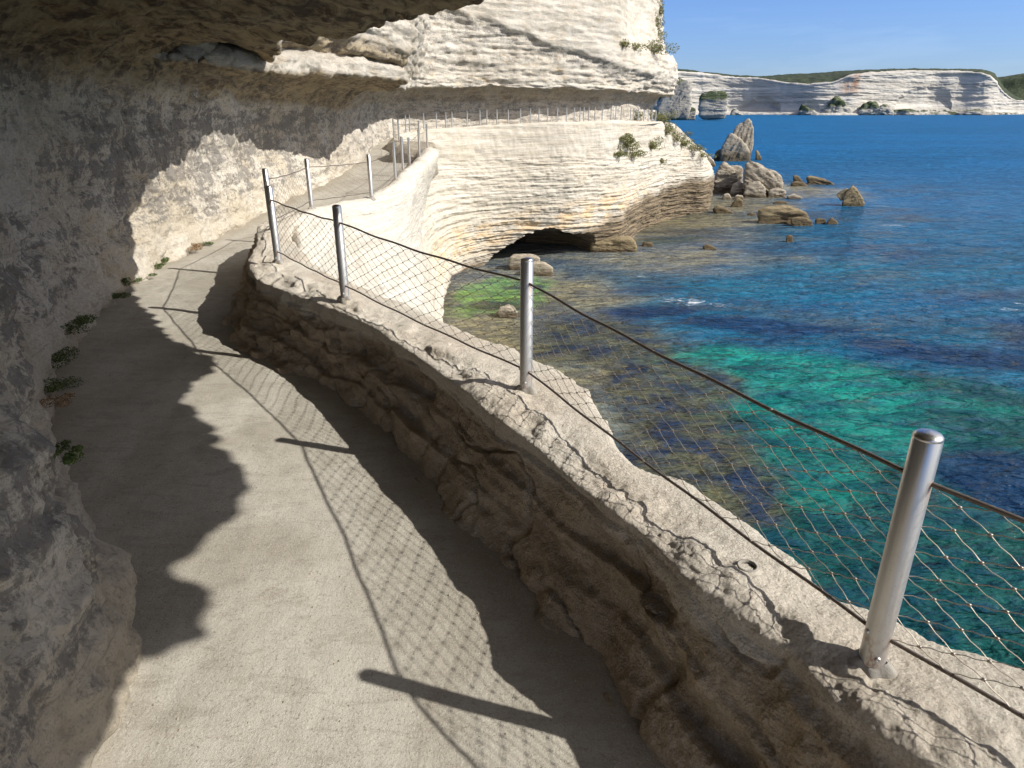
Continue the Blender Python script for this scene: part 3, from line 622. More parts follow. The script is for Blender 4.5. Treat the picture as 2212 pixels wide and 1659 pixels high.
def rock(name, hulls, mat, label, cat, group=None, sub=5, wet=1.0, amp=.075, lay=(1, 1, 4), soft=12, veg=None):
    VV, FF, off = [], [], 0
    for h in hulls:
        V, F = hull_blob(h['pts'], sub, h.get('amp', amp), h.get('lay', lay), h.get('soft', soft), h.get('tilt'))
        VV.append(V); FF.append(F + off); off += len(V)
    V = np.concatenate(VV); F = np.concatenate(FF)
    base = np.array((V[:, 0].mean(), V[:, 1].mean(), max(V[:, 2].min(), SEA)))
    wetm = sstep(SEA + wet, SEA + wet * .35, V[:, 2] + .3 * wet * fbm(V, 1.5 / max(wet, .2), 3)) if wet > 0 else np.zeros(len(V))
    at = {'wet': wetm * .85}
    if veg is not None: at['veg'] = veg(V)
    o = link(name, mesh_from(name, V - base, F, M[mat], attrs=at)); o.location = base
    return tag(o, label, cat, group)
def Ywater(v):    # distance at which a point of the waterline at picture height v lies
    return (SEA - EYE) / ray(1106, v)[1]
def sea_rock(name, poly, vbase, depth, mat, label, group=None, tilt=None, **k):
    Y = Ywater(vbase); pts = slab_pts([(u, v) for u, v in poly], Y, depth)
    lo = [p for p in pts]; zmin = min(p[2] for p in lo)
    pts += [(p[0], p[1], SEA - .6) for p in lo if p[2] < zmin + .35 * (max(q[2] for q in lo) - zmin)]
    return rock(name, [{'pts': pts, 'tilt': tilt}], mat, label, k.pop('cat', 'rock'), group, **k)

G1 = 'brown rocks breaking the water off the promontory'; G2 = 'fallen boulders at the foot of the promontory'
sea_rock('sea_rock', [(1630, 455), (1640, 447), (1690, 443), (1725, 450), (1752, 462), (1756, 484), (1700, 486), (1632, 480)], 484, 1.6, 'reef', 'broad flat-topped brown rock slab standing in the shallows', G1)
sea_rock('sea_rock', [(1705, 470), (1735, 468), (1758, 478), (1756, 489), (1712, 488)], 488, .7, 'reef', 'low tongue of rock at the right foot of the broad brown slab', G1)
Yf = Ywater(446); f1 = slab_pts([(1816, 446), (1820, 420), (1838, 400), (1841, 397), (1849, 403), (1860, 420), (1870, 441), (1868, 446)], Yf, 1.5); f2 = slab_pts([(1805, 420), (1808, 418), (1832, 405), (1838, 425), (1816, 436), (1810, 428)], Yf + .2, .9)
f1 += [(p[0], p[1], SEA - .6) for p in f1 if p[2] < SEA + .5]
rock('sea_rock', [{'pts': f1, 'tilt': (R(40), 'Y')}, {'pts': f2, 'tilt': (R(40), 'Y')}], 'reef', 'dark pointed fin of rock standing alone in the water', 'rock', G1, sub=6, wet=.4, lay=(1, 1, 3), amp=.06, soft=14)
sea_rock('sea_rock', [(1760, 474), (1765, 470), (1782, 472), (1785, 482), (1762, 484)], 483, .6, 'reef', 'small squarish brown rock just right of the broad slab', G1, sub=4)
sea_rock('sea_rock', [(1783, 482), (1796, 468), (1812, 480), (1810, 486), (1786, 486)], 485, .6, 'reef', 'small pointed brown rock, outer one of the pair beside the broad slab', G1, sub=4)
sea_rock('sea_rock', [(1736, 385), (1744, 378), (1770, 385), (1800, 394), (1808, 399), (1750, 400)], 399, 2.0, 'reef', 'long jagged brown reef rock farthest out beyond the fin', G1)
sea_rock('sea_rock', [(1712, 378), (1722, 377), (1734, 390), (1728, 393), (1716, 390)], 394, .9, 'reef', 'small upright brown rock beside the long jagged reef', G1, sub=4)
sea_rock('sea_rock', [(1706, 397), (1714, 391), (1735, 393), (1748, 401), (1722, 404), (1708, 402)], 403, 1.2, 'reef', 'low pale flat rock in front of the small upright one', G1, sub=4)
sea_rock('sea_rock', [(1698, 510), (1708, 506), (1714, 512), (1713, 524), (1697, 524)], 524, .5, 'reef', 'single knob of rock like a small post out in the shallows', G1, sub=4)
sea_rock('sea_rock', [(1515, 533), (1524, 527), (1540, 532), (1549, 538), (1530, 541)], 539, .5, 'reef', 'small low rock with a dab of foam in the middle shallows', G1, sub=4)
sea_rock('sea_rock', [(1385, 527), (1395, 522), (1412, 526), (1413, 533), (1390, 534)], 533, .6, 'reef', 'small brown rock just off the stone toe beside the cave', G1, sub=4)
sea_rock('sea_rock', [(1577, 444), (1585, 432), (1596, 424), (1608, 435), (1607, 446), (1580, 448)], 447, .8, 'reef', 'upright cracked brown rock in front of the pale boulders', G1, sub=4)
sea_rock('sea_rock', [(1535, 452), (1550, 442), (1570, 452), (1588, 460), (1560, 463)], 461, 1.0, 'reef', 'dark wedge of rock lying off the promontory corner', G1, sub=4)
sea_rock('sea_rock', [(1613, 463), (1622, 458), (1635, 462), (1630, 467), (1615, 467)], 466, .5, 'reef', 'tiny dark rock left of the broad brown slab', G1, sub=4)
sea_rock('sea_rock', [(1668, 437), (1685, 433), (1704, 437), (1695, 441), (1672, 441)], 440, .6, 'reef', 'thin low rock showing above the water behind the broad slab', G1, sub=4)
sea_rock('sea_rock', [(1698, 423), (1715, 418), (1735, 427), (1725, 431), (1700, 430)], 430, 1.0, 'boulder', 'flat pale rock at the seaward end of the boulder pile', G2, sub=4, wet=.25)
sea_rock('boulder', [(1603, 415), (1605, 350), (1614, 340), (1645, 352), (1692, 385), (1694, 410), (1690, 424), (1640, 426)], 425, 4.0, 'boulder', 'largest pale boulder of the pile, its layers tilted down to the right', G2, sub=6, wet=.9, amp=.07, lay=(1, 1, 6), cat='boulder', tilt=(R(-32), 'Y'))
sea_rock('boulder', [(1538, 400), (1545, 365), (1560, 345), (1572, 347), (1588, 365), (1598, 395), (1590, 420), (1552, 424)], 418, 3.0, 'boulder', 'rough pale boulder against the promontory corner', G2, sub=6, wet=1.0, amp=.07, cat='boulder')
sea_rock('boulder', [(1575, 415), (1580, 398), (1592, 390), (1612, 397), (1615, 420), (1585, 424)], 423, 1.5, 'boulder', 'mid-sized grey boulder low between the two big pale ones', G2, wet=.4, cat='boulder')
sea_rock('boulder', [(1602, 424), (1608, 398), (1640, 388), (1654, 400), (1658, 425), (1630, 428)], 427, 1.6, 'boulder', 'rounded boulder at the front foot of the largest one', G2, wet=.4, cat='boulder')
sea_rock('boulder', [(1655, 426), (1660, 408), (1685, 405), (1700, 412), (1698, 427), (1670, 428)], 427, 1.4, 'boulder', 'smaller pale boulder under the right end of the largest one', G2, wet=.35, cat='boulder')
sea_rock('boulder', [(1558, 430), (1563, 418), (1575, 417), (1582, 428), (1568, 432)], 431, .8, 'boulder', 'small light boulder at the water edge left of the pile', G2, sub=4, wet=.25, cat='boulder')
sea_rock('boulder', [(1582, 429), (1590, 420), (1606, 422), (1608, 430), (1595, 432)], 431, .8, 'boulder', 'small brownish boulder at the centre front of the pile', G2, sub=4, wet=.3, cat='boulder')
sea_rock('boulder', [(1560, 400), (1570, 355), (1590, 352), (1606, 356), (1606, 400), (1585, 412)], 412, 2.0, 'boulder', 'brown blocky boulder wedged between the pale pair', G2, wet=.8, cat='boulder')
# sail-shaped rock of two leaning blades
Ys = Ywater(349)
b1 = slab_pts([(1549, 346), (1553, 320), (1570, 288), (1580, 281), (1606, 300), (1624, 328), (1626, 349), (1590, 349)], Ys, 4.5)
b2 = slab_pts([(1580, 300), (1582, 277), (1600, 259), (1620, 250), (1627, 259), (1631, 300), (1622, 335), (1600, 330)], Ys + 3.0, 3.2)
for b in (b1, b2): b += [(p[0], p[1], SEA - 1) for p in b if p[2] < SEA + 1.5]
rock('sea_stack', [{'pts': b1, 'tilt': (R(55), 'Y')}, {'pts': b2, 'tilt': (R(75), 'Y')}], 'boulder', 'tall sail-shaped rock with a pointed tip rising from the sea behind the boulders', 'sea stack', None, sub=6, wet=2.2, amp=.05, lay=(1, 1, 4))
sea_rock('sea_rock', [(1632, 345), (1632, 322), (1637, 324), (1646, 342), (1646, 347)], 346, 1.5, 'reef', 'small dark spike of rock just right of the sail-shaped rock', G1, sub=4)
sea_rock('sea_rock', [(1540, 345), (1545, 328), (1558, 320), (1568, 330), (1566, 347)], 347, 3, 'reef', 'dark shadowed rock at the left foot of the sail-shaped rock', G1, sub=4)
sea_rock('sea_rock', [(1482, 302), (1490, 299), (1500, 303), (1492, 306)], 305.5, 2, 'reef', 'tiny rock in open water left of the sail-shaped rock', G1, sub=4)
# rocks inside the cove
sea_rock('boulder', [(1093, 570), (1098, 552), (1150, 551), (1172, 556), (1172, 572), (1140, 582), (1105, 580)], 585, 1.2, 'boulder', 'flat grey boulder in the mouth of the sea cave', 'boulders in the cove', wet=.35, cat='boulder', amp=.05)
sea_rock('boulder', [(1130, 590), (1140, 566), (1180, 567), (1199, 580), (1192, 594), (1150, 598)], 597, 1.0, 'boulder', 'grey boulder lying in front of the cave, half behind the middle post', 'boulders in the cove', wet=.35, cat='boulder', amp=.05)
sea_rock('boulder', [(1068, 680), (1078, 664), (1100, 660), (1120, 676), (1122, 686), (1100, 694)], 688, .7, 'boulder', 'pale boulder in the green weed seen through the wire net', 'boulders in the cove', wet=.3, cat='boulder')
sea_rock('boulder', [(1265, 540), (1275, 522), (1330, 512), (1370, 514), (1382, 528), (1375, 540), (1310, 549)], 546, 2.0, 'reef', 'low brown stone toe at the right side of the cave mouth', 'boulders in the cove', wet=.3, cat='boulder', amp=.05, sub=6)

# ------------------------------------------------------------------ the far shore
FY = 871.
def fz(v, Y=FY): return EYE + ray(1800, v)[1] * Y
top = [(1380, 150), (1440, 148), (1478, 150), (1510, 155), (1545, 158), (1590, 163), (1640, 165), (1700, 160), (1750, 158), (1800, 154), (1830, 152), (1870, 150), (1950, 148), (2060, 149), (2110, 150), (2135, 156), (2150, 172), (2165, 188), (2190, 205), (2212, 214), (2260, 222), (2400, 228)]
rimv = [(1380, 153), (1440, 152), (1478, 153), (1545, 161), (1590, 166), (1640, 168), (1700, 177), (1750, 180), (1800, 174), (1830, 160), (1870, 155), (1950, 151), (2060, 152), (2110, 155), (2135, 165), (2150, 178), (2165, 195), (2190, 212), (2260, 228), (2400, 235)]
us = np.linspace(1380, 2400, 40)
tz = np.interp(us, *zip(*top)); rz = np.maximum(np.interp(us, *zip(*rimv)), tz + 2.5)
ctrlF = []
for u, t, r_ in zip(us, tz, rz):
    a, _ = ray(u, 200); x = a * FY; yb = FY + 25 * math.sin(u * .013) + (max(0, u - 2130) * .8)
    x = a * yb; zt = EYE + ray(u, t)[1] * yb; zr = EYE + ray(u, r_)[1] * yb; zw = SEA
    h = zr - zw
    pr = [(yb - 16, zw - 6), (yb - 12, zw + 1.5), (yb - 3, zw + .10 * h), (yb, zw + .3 * h), (yb + 1, zw + .5 * h), (yb + 2.5, zw + .7 * h), (yb + 3.5, zw + .88 * h), (yb + 6, zr), (yb + 40, zr + (zt - zr) * .7), (yb + 110, zt + (zt - EYE) * .12), (yb + 300, zt + (zt - EYE) * .1)]
    ctrlF.append([(a * q, q, z) for q, z in pr])
def dispF(V, N, U, T):
    fc = sstep(.12, .25, T) * sstep(.80, .7, T)
    u = V[:, 0] / V[:, 1]
    d = fc * (1.8 * fbm(V, (.012, .012, .02), 4) + 1.8 * sharp(fbm(V, (.008, .008, .16), 5, .6, 4.), .75) + 1.3 * fbm(V, (.06, .06, .25), 3, .6, 8.))
    d += fc * 2.2 * sharp(perlin(np.stack([V[:, 0] * .03, 0 * u, V[:, 2] * .006], 1)), .6)
    d += (1 - fc) * 1.2 * fbm(V, (.09, .09, .09), 3, .6, 3.)
    # broad alcoves
    for (ul, vt, ur, vb, dep) in ((1598, 212, 1690, 246, 7.), (1940, 190, 2062, 240, 4.5), (1740, 222, 1775, 246, 3.)):
        xl, xr = ray(ul, 200)[0], ray(ur, 200)[0]; zt_, zb_ = fz(vt), fz(vb)
        cx = (xl + xr) / 2; hw = (xr - xl) / 2
        q = ((u - cx) / hw) ** 2 * 1.0
        topz = zb_ + (zt_ - zb_) * np.sqrt(np.clip(1 - np.abs((u - cx) / hw) ** 2.6, 0, 1)) + 7 * fbm(V, (.03, .03, .09), 4, .6, 2.)
        d -= dep * sstep(5, -5, V[:, 2] - topz) * (np.abs(u - cx) < hw) * fc
    return d
V, F, V0, N0, U, T = loft(ctrlF, [24] * 39, [6, 14, 20, 22, 22, 20, 16, 14, 12, 8], dispF)
u_ = V[:, 0] / V[:, 1]
vg = sstep(.765, .79, T + .02 * fbm(V, .03, 3)); vg = np.maximum(vg, sstep(.1, .02, T) * 0)
vg = np.maximum(vg, .5 * sstep(.2, .12, T) * sstep(.5, .52, u_ / 1.0))
rust = np.exp(-((u_ - ray(1838, 190)[0]) / .012) ** 2) * sstep(.35, .5, T)
me = mesh_from('distant_cliffs', V, F, M['far'], attrs={'veg': np.clip(vg, 0, 1), 'rust': rust})
tag(link('distant_cliffs', me), 'long band of white layered sea cliffs capped with green scrub on the horizon', 'cliff', kind='structure')
# blue-green hill beyond the right end
hv = []; hu = np.linspace(2050, 2700, 30)
ctrlH = []
for u in hu:
    Yh = 1900; a, _ = ray(u, 180); vt = np.interp(u, [2050, 2140, 2170, 2212, 2260, 2400, 2700], [185, 173, 167, 160, 152, 140, 150])
    zt = EYE + ray(u, vt)[1] * Yh
    ctrlH.append([(a * q, q, z) for q, z in ((Yh - 90, SEA - 5), (Yh - 70, SEA + 3), (Yh - 20, zt * .55), (Yh, zt), (Yh + 150, zt + 8))])
V, F, *_ = loft(ctrlH, [10] * 29, [4, 8, 8, 6], lambda V, N, U, T: 6 * fbm(V, .012, 4))
me = mesh_from('distant_hill', V, F, M['far'], attrs={'veg': np.full(len(V), .95), 'rust': np.zeros(len(V))})
tag(link('distant_hill', me), 'dark blue-green hill behind the right end of the white cliffs', 'hill', kind='structure')

def vegtop(lo, sk=0.):
    def f(V):
        z = (V[:, 2] - V[:, 2].min()) / np.ptp(V[:, 2]); x = (V[:, 0] - V[:, 0].min()) / np.ptp(V[:, 0])
        return sstep(lo, lo + .12, z - sk * x + .1 * fbm(V, .12, 3))
    return f
Yg = Ywater(260.5)
pg = slab_pts([(1498, 259), (1494, 225), (1496, 203), (1506, 190), (1540, 183), (1570, 184), (1587, 190), (1586, 205), (1580, 235), (1577, 260)], Yg, 16, .85)
pg += [(p[0], p[1], SEA - 2) for p in pg if p[2] < SEA + 6]
rock('sea_stack', [{'pts': pg}], 'stack', 'squat round sea stack of grey layers with scrub on its flat top', 'sea stack', None, sub=6, wet=1.2, amp=.045, lay=(.5, .5, 5), soft=6, veg=vegtop(.62))
Yl = Ywater(257)
pl_ = slab_pts([(1412, 252), (1411, 215), (1422, 190), (1446, 165), (1462, 157), (1478, 157), (1496, 166), (1502, 185), (1498, 215), (1494, 252)], Yl * .92, 30, .85)
pl_ += [(p[0], p[1], SEA - 3) for p in pl_ if p[2] < SEA + 8]
rock('sea_stack', [{'pts': pl_, 'tilt': (R(50), 'Y')}], 'stack', 'tall leaning grey rock mass with dark scrub down its left shoulder', 'sea stack', None, sub=6, wet=1.2, amp=.06, lay=(.6, .6, 4), soft=9, veg=vegtop(.42, .75))
sea_rock('sea_rock', [(1484, 256), (1486, 230), (1496, 228), (1504, 236), (1503, 257)], 258.5, 10, 'stack', 'pale scrub-spotted rock filling the gap between the two far stacks', None, wet=1., amp=.06, veg=vegtop(.6))
# headland block behind the near promontory
ph = slab_pts([(1425, 140), (1436, 128), (1462, 128), (1466, 140), (1460, 160), (1468, 190), (1460, 246), (1400, 246), (1395, 140)], 760, 90, .9)
rock('headland', [{'pts': ph}], 'stack', 'pale layered headland block with a scrub cap peeping past the near promontory', 'headland', None, sub=6, wet=.0, amp=.02, lay=(.5, .5, 6), soft=14, veg=vegtop(.93))
GD = 'fallen rock masses under the distant cliffs'
for poly, lab, vt in [([(1720, 246), (1722, 228), (1728, 216), (1740, 224), (1760, 238), (1772, 246)], 'dark triangular fallen slab under the middle of the distant cliffs', .5),
                      ([(1768, 247), (1785, 225), (1800, 205), (1815, 203), (1835, 222), (1850, 246)], 'tallest scrubby rubble mound below the rusty streak of the distant cliffs', .45),
                      ([(1838, 247), (1850, 228), (1870, 214), (1890, 212), (1905, 225), (1912, 246)], 'rubble mound with green scrub right of the tallest mound', .45),
                      ([(1755, 248), (1765, 236), (1790, 226), (1815, 224), (1835, 232), (1846, 248)], 'pale tumbled rock apron in front of the tallest scrubby mound', .85),
                      ([(1880, 247), (1895, 226), (1915, 220), (1930, 232), (1940, 247)], 'small pale rubble cone between the green mound and the boulder field', .75),
                      ([(1915, 247), (1920, 236), (1960, 232), (1985, 234), (1995, 247)], 'low pale boulder field at the foot of the smooth white cliff face', .6),
                      ([(2045, 247), (2075, 238), (2110, 236), (2150, 240), (2160, 248)], 'flat dark rubble at the right foot of the distant cliffs', .7),
                      ([(1572, 250), (1578, 236), (1584, 232), (1600, 240), (1612, 249)], 'pale fallen rock beside the round sea stack', .8)]:
    Yd = 835.; pts = slab_pts(poly, Yd, 22, .8); pts += [(p[0], p[1], SEA - 3) for p in pts if p[2] < SEA + 6]
    rock('rubble_mound', [{'pts': pts}], 'stack', lab, 'rock mound', GD, sub=5, wet=.8, amp=.13, lay=(1, 1, 2), soft=6, veg=vegtop(vt))
GS = 'dark shore rocks along the distant waterline'

# ------------------------------------------------------------------ loose grit on the path
gv = np.array([(1, 0, 0), (-1, 0, 0), (0, 1, 0), (0, -1, 0), (0, 0, .7), (0, 0, -.7)], float); gf = np.array([(0, 2, 4), (2, 1, 4), (1, 3, 4), (3, 0, 4), (2, 0, 5), (1, 2, 5), (3, 1, 5), (0, 3, 5)])
GVs, GFs, go = [], [], 0
for k in range(2600):
    y = 1.2 + 9 * rng.random() ** 1.8; xl = np.interp(y, [1.2, 2.9, 5, 8.5, 10.5], [-1.4, -2.2, -3.7, -4.8, -5]); xr = np.interp(y, [1.2, 2.3, 3.4, 5, 6.7, 8.5, 10.5], [.75, .4, -.2, -1.1, -2.4, -3.1, -3.5])
    f = rng.random(); f = f if rng.random() < .55 else (1 - .22 * rng.random() ** 2 if rng.random() < .6 else .2 * rng.random() ** 2)
    x = xl + (xr - xl) * f; h = BVH.ray_cast(Vector((x, y, .5)), Vector((0, 0, -1)))
    if h[0] is None or h[0].z > .12: continue
    sz = .0018 + .0055 * rng.random() ** 5; v = gv * (sz * rng.uniform(.6, 1.3, 3)) * rng.uniform(.7, 1.2, (6, 1)); a_ = rng.uniform(0, 6.3)
    v = v @ np.array(Matrix.Rotation(a_, 3, 'Z')).T + np.array((x, y, h[0].z + sz * .3)); GVs.append(v); GFs.append(gf + go); go += 6
o_ = link('grit', mesh_from('grit', np.concatenate(GVs), np.concatenate(GFs), simple('grit_stone', (.42, .37, .29), .95, 0, None, (.17, .14, .10), 4), False))
tag(o_, 'loose grit and tiny stones scattered over the path', 'grit', None, 'stuff')

# ------------------------------------------------------------------ plants
def leaves(pos, nrm, size, asp=.45):
    """leaf quads: pos (n,3), nrm (n,3) -> V,F"""
    n = len(pos); a = rng.normal(size=(n, 3)); nrm = nrm / (np.linalg.norm(nrm, axis=1)[:, None] + 1e-9)
    t = np.cross(nrm, a); t /= np.linalg.norm(t, axis=1)[:, None] + 1e-9; b = np.cross(nrm, t)
    s = (size * rng.uniform(.6, 1.3, n))[:, None]
    V = np.stack([pos - t * s, pos + b * s * asp, pos + t * s, pos - b * s * asp], 1).reshape(-1, 3)
    return V, np.arange(4 * n).reshape(n, 4)
def bush(c, rx, ry, rz, n, leaf, label, group, mat='leaf', name='bush', cat='bush', lumps=6, slope=0.):
    c = np.array(c); root = empty(name, tuple(c), label, cat, group)
    P = []; N = []
    for k in range(lumps):
        lc = rng.normal(size=3) * np.array((rx, ry, rz)) * .45; lc[2] = abs(lc[2]) * .8 + rz * .1; lc[2] += slope * lc[0]; lr = np.array((rx, ry, rz)) * rng.uniform(.35, .6)
        m = n // lumps; d = rng.normal(size=(m, 3)); d /= np.linalg.norm(d, axis=1)[:, None]
        rad = rng.uniform(.45, 1.05, m) ** .6
        P.append(lc + d * lr * rad[:, None]); N.append(d + .8 * rng.normal(size=(m, 3)))
    P = np.concatenate(P); N = np.concatenate(N); keep = P[:, 2] > -.15 * rz + slope * P[:, 0] - .1 * rz; P = P[keep]; N = N[keep]
    V, F = leaves(P, N, leaf)
    tone = np.clip(.45 + .55 * fbm(P * (1.4 / rz), 1.2, 3) + rng.uniform(-.25, .25, len(P)), 0, 1)
    link('foliage', mesh_from('foliage', V, F, M[mat], False, {'tone': np.repeat(tone, 4)}), root)
    tv, tf = [], []; off = 0
    for k in range(5):
        e = P[rng.integers(len(P))]; v, f = tube_arr([np.array((0, 0, -.1 * rz)), e * .5 + rng.normal(size=3) * .03 * rz, e * .95], [.03 * rz, .02 * rz, .008 * rz], 5); tv.append(v); tf.append(f + off); off += len(v)
    link('stem', mesh_from('stem', np.concatenate(tv), np.concatenate(tf), M['twig']), root)
    return root
def tube_arr(pts, rad, k=8, cap=False):
    pts = np.asarray(pts, float); n = len(pts); rad = np.broadcast_to(np.asarray(rad, float), (n,))
    t = np.gradient(pts, axis=0); t /= np.linalg.norm(t, axis=1)[:, None] + 1e-12
    up = np.array((0, 0, 1.)) if abs(t[0, 2]) < .9 else np.array((1., 0, 0))
    a = np.cross(t, up); a /= np.linalg.norm(a, axis=1)[:, None] + 1e-12; b = np.cross(a, t)
    th = np.linspace(0, 2 * math.pi, k, endpoint=False)
    V = pts[:, None] + rad[:, None, None] * (np.cos(th)[None, :, None] * a[:, None] + np.sin(th)[None, :, None] * b[:, None])
    return V.reshape(-1, 3), grid_faces(n, k, True)

GB = 'scrub bushes on the near promontory'
BU = [ # picture spot, radii, leaves, label
 (1345, 93, .55, .35, 220, 'small leftmost bush on the high ledge of the promontory'), (1373, 100, .95, .5, 420, 'broad olive bush in the middle of the high ledge'), (1408, 104, 1.0, .75, 520, 'large bush at the right end of the high ledge, against the cliff edge'),
 (1338, 330, .75, .4, 300, 'left lobe of scrub hanging on the lower cliff face'), (1356, 312, 1.1, .65, 560, 'largest scrub patch on the lower cliff face'), (1345, 298, .6, .4, 260, 'upper scrub tuft above the largest patch on the lower cliff face'), (1366, 332, .9, .5, 380, 'bottom scrub lobe under the largest patch on the lower cliff face'), (1404, 311, .8, .6, 380, 'separate scrub bush right of the patch on the lower cliff face'), (1428, 345, .25, .3, 90, 'tiny tuft below the separate scrub bush'),
 (1372, 250, .75, .55, 340, 'rounded bush beside the far path, leftmost of its row'), (1405, 247, .95, .5, 380, 'low wide bush at the end of the far path railing'), (1440, 240, .8, .75, 380, 'upright bush at the tip of the promontory by the last posts'), (1443, 258, .6, .6, 260, 'green bush hanging just below the promontory tip'),
 (1440, 280, .8, .6, 320, 'upper bush on the sloping edge of the promontory'), (1458, 294, .9, .6, 380, 'second bush down the sloping edge of the promontory'), (1472, 306, .7, .5, 300, 'third bush down the sloping edge of the promontory'), (1493, 318, .9, .5, 360, 'fourth bush down the sloping edge, where it flattens'), (1515, 332, .8, .4, 300, 'lowest bush on the sloping edge above the tall layered corner'),
 (1418, 50, .45, .9, 260, 'thin dark bush clinging high on the cliff edge'), (1425, 20, .4, .9, 240, 'dark bush at the very top of the cliff edge'), (1422, 75, .4, .6, 200, 'dark bush midway on the cliff edge above the high ledge')]
for u, v, rx, rz, n, lab in BU:
    h, nn = look(u, v + rz * 6)
    if h is None: h, nn = look(u - 12, v + rz * 8)
    if h is None: continue
    if h.y < 30: continue
    bush((h.x, h.y - .12, h.z - .12), rx * 1.12, rx * .7, rz * .95, int(n * 3.6), .052, lab, GB, lumps=9)

GW = 'weeds along the foot of the cliff wall'
WD = [(105, 840, .16, .13, 'leaf_grn', 'dense dark weeds in the shaded corner at the foot of the wall'), (118, 770, .17, .13, 'leaf_grn', 'dark weeds in the shade just beyond the dense corner clump'), (140, 718, .17, .12, 'leaf_grn', 'dark weeds filling the deepest bend of the wall foot'), (170, 690, .15, .10, 'leaf_grn', 'low dark weeds in front of the small hollow in the wall foot'),
      (246, 640, .13, .09, 'leaf_grn', 'small dark weed clump nearest the lit part of the path, in shade'), (266, 612, .08, .09, 'leaf_grn', 'lone dark tuft right at the shadow edge'), (303, 602, .13, .06, 'leaf_grn', 'bright green tuft just inside the sunlight'), (338, 577, .10, .08, 'leaf_grn', 'bright green weed at the wall foot between two other sunny tufts'), (352, 562, .10, .09, 'leaf_grn', 'sunny green weed beside the dry grass'), (440, 526, .10, .07, 'leaf_grn', 'small green sprig at the far right of the sunny weeds'), (415, 535, .18, .08, 'dry', 'patch of dry straw-coloured grass at the sunny wall foot'), (95, 875, .12, .07, 'dry', 'reddish dead leaves at the near end of the shaded weeds'), (120, 965, .07, .05, 'leaf_grn', 'tiny weed under the pale rock at the left'), (113, 990, .06, .04, 'leaf_grn', 'nearest tiny weed sprouting beside the path at the left')]
for u, v, r_, h_, m, lab in WD:
    h, nn = look(u, v)
    if h is None: continue
    n = int(260 * (r_ / .13) ** 1.3)
    bush((h.x + .03, h.y, h.z - .01), r_, r_ * 1.2, h_ * .7, int(n * 4), .0085, lab, GW, m, 'weed', 'weed', 5)

# ------------------------------------------------------------------ fence
RP = .036; HP = .75
def lathe(prof, k=28):
    th = np.linspace(0, 2 * math.pi, k, endpoint=False)
    V = np.array([(r * math.cos(t), r * math.sin(t), z) for r, z in prof for t in th]); return V, grid_faces(len(prof), k, True)
def lathe_mesh(name, prof, m, k=28):
    V, F = lathe(prof, k); return mesh_from(name, V, F[:, ::-1], M[m])
tube_me = lathe_mesh('tube', [(RP, -.12), (RP, HP - .012), (RP - .0012, HP - .0105), (RP - .0012, HP - .0085)], 'steel')
cap_me = lathe_mesh('cap', [(RP - .0004, HP - .0085), (RP, HP - .007), (RP - .001, HP - .002), (RP * .8, HP + .0045), (RP * .45, HP + .0085), (RP * .12, HP + .0105), (.0001, HP + .011)], 'steel')
V, F = lathe([(.0085, 0), (.0085, .004), (.006, .0065), (.0025, .0067), (.0024, .0045), (.0001, .0045)], 14); Rb = np.array(Matrix.Rotation(R(90), 3, 'Y')); bolt_me = mesh_from('bolt', V @ Rb.T, F[:, ::-1], M['steel'])
V, F = lathe([(RP * .9, .022), (RP * 1.12, .020), (RP * 1.3, .012), (RP * 1.55, .0), (RP * 1.7, -.03)], 40)
ph_ = np.arctan2(V[:, 1], V[:, 0]); V[:, :2] *= (1 + .16 * np.sin(2 * ph_ + .6) + .1 * np.sin(5 * ph_))[:, None]; V[:, 2] += .006 * np.sin(3 * ph_ + 1)
collar_me = mesh_from('mortar_collar', V, F[:, ::-1], M['mortar'])
grom_me = None
far_me = lathe_mesh('tube', [(.032, -.15), (.032, HP)], 'steel', 10); fcap_me = lathe_mesh('cap', [(.032, HP), (.02, HP + .008), (.0001, HP + .01)], 'steel', 10)
def post(x, y, z, yaw, label, group, near=True, lean=(0, 0)):
    o = empty('fence_post', (x, y, z), label, 'fence post', group); o.rotation_euler = (lean[0], lean[1], yaw)
    link('tube', tube_me if near else far_me, o); link('cap', cap_me if near else fcap_me, o)
    if near:
        link('mortar_collar', collar_me, o)
        for zz, a in ((.125, -2.0), (.05, -.75)):
            b = link('bolt', bolt_me, o); b.location = (RP * .96 * math.cos(a), RP * .96 * math.sin(a), zz); b.rotation_euler = (0, 0, a)
    return o
def rope(p, q, sag, r, strands=6, n=None, twist=55.):
    p = np.array(p); q = np.array(q); L = np.linalg.norm(q - p); n = n or max(8, int(L / .011)); k = strands * 3
    t = np.linspace(0, 1, n); C = p + (q - p) * t[:, None]; C[:, 2] -= sag * 4 * t * (1 - t)
    C[:, 2] += .003 * np.sin(t * 23) ; d = np.gradient(C, axis=0); d /= np.linalg.norm(d, axis=1)[:, None]
    a = np.cross(d, (0, 0, 1.)); a /= np.linalg.norm(a, axis=1)[:, None]; b = np.cross(a, d)
    th = np.linspace(0, 2 * math.pi, k, endpoint=False)[None, :] + 0 * t[:, None]
    rad = r * (1 + .16 * np.cos(strands * (th - twist * L * t[:, None])))
    V = C[:, None] + rad[..., None] * (np.cos(th)[..., None] * a[:, None] + np.sin(th)[..., None] * b[:, None])
    return V.reshape(-1, 3), grid_faces(n, k, True)
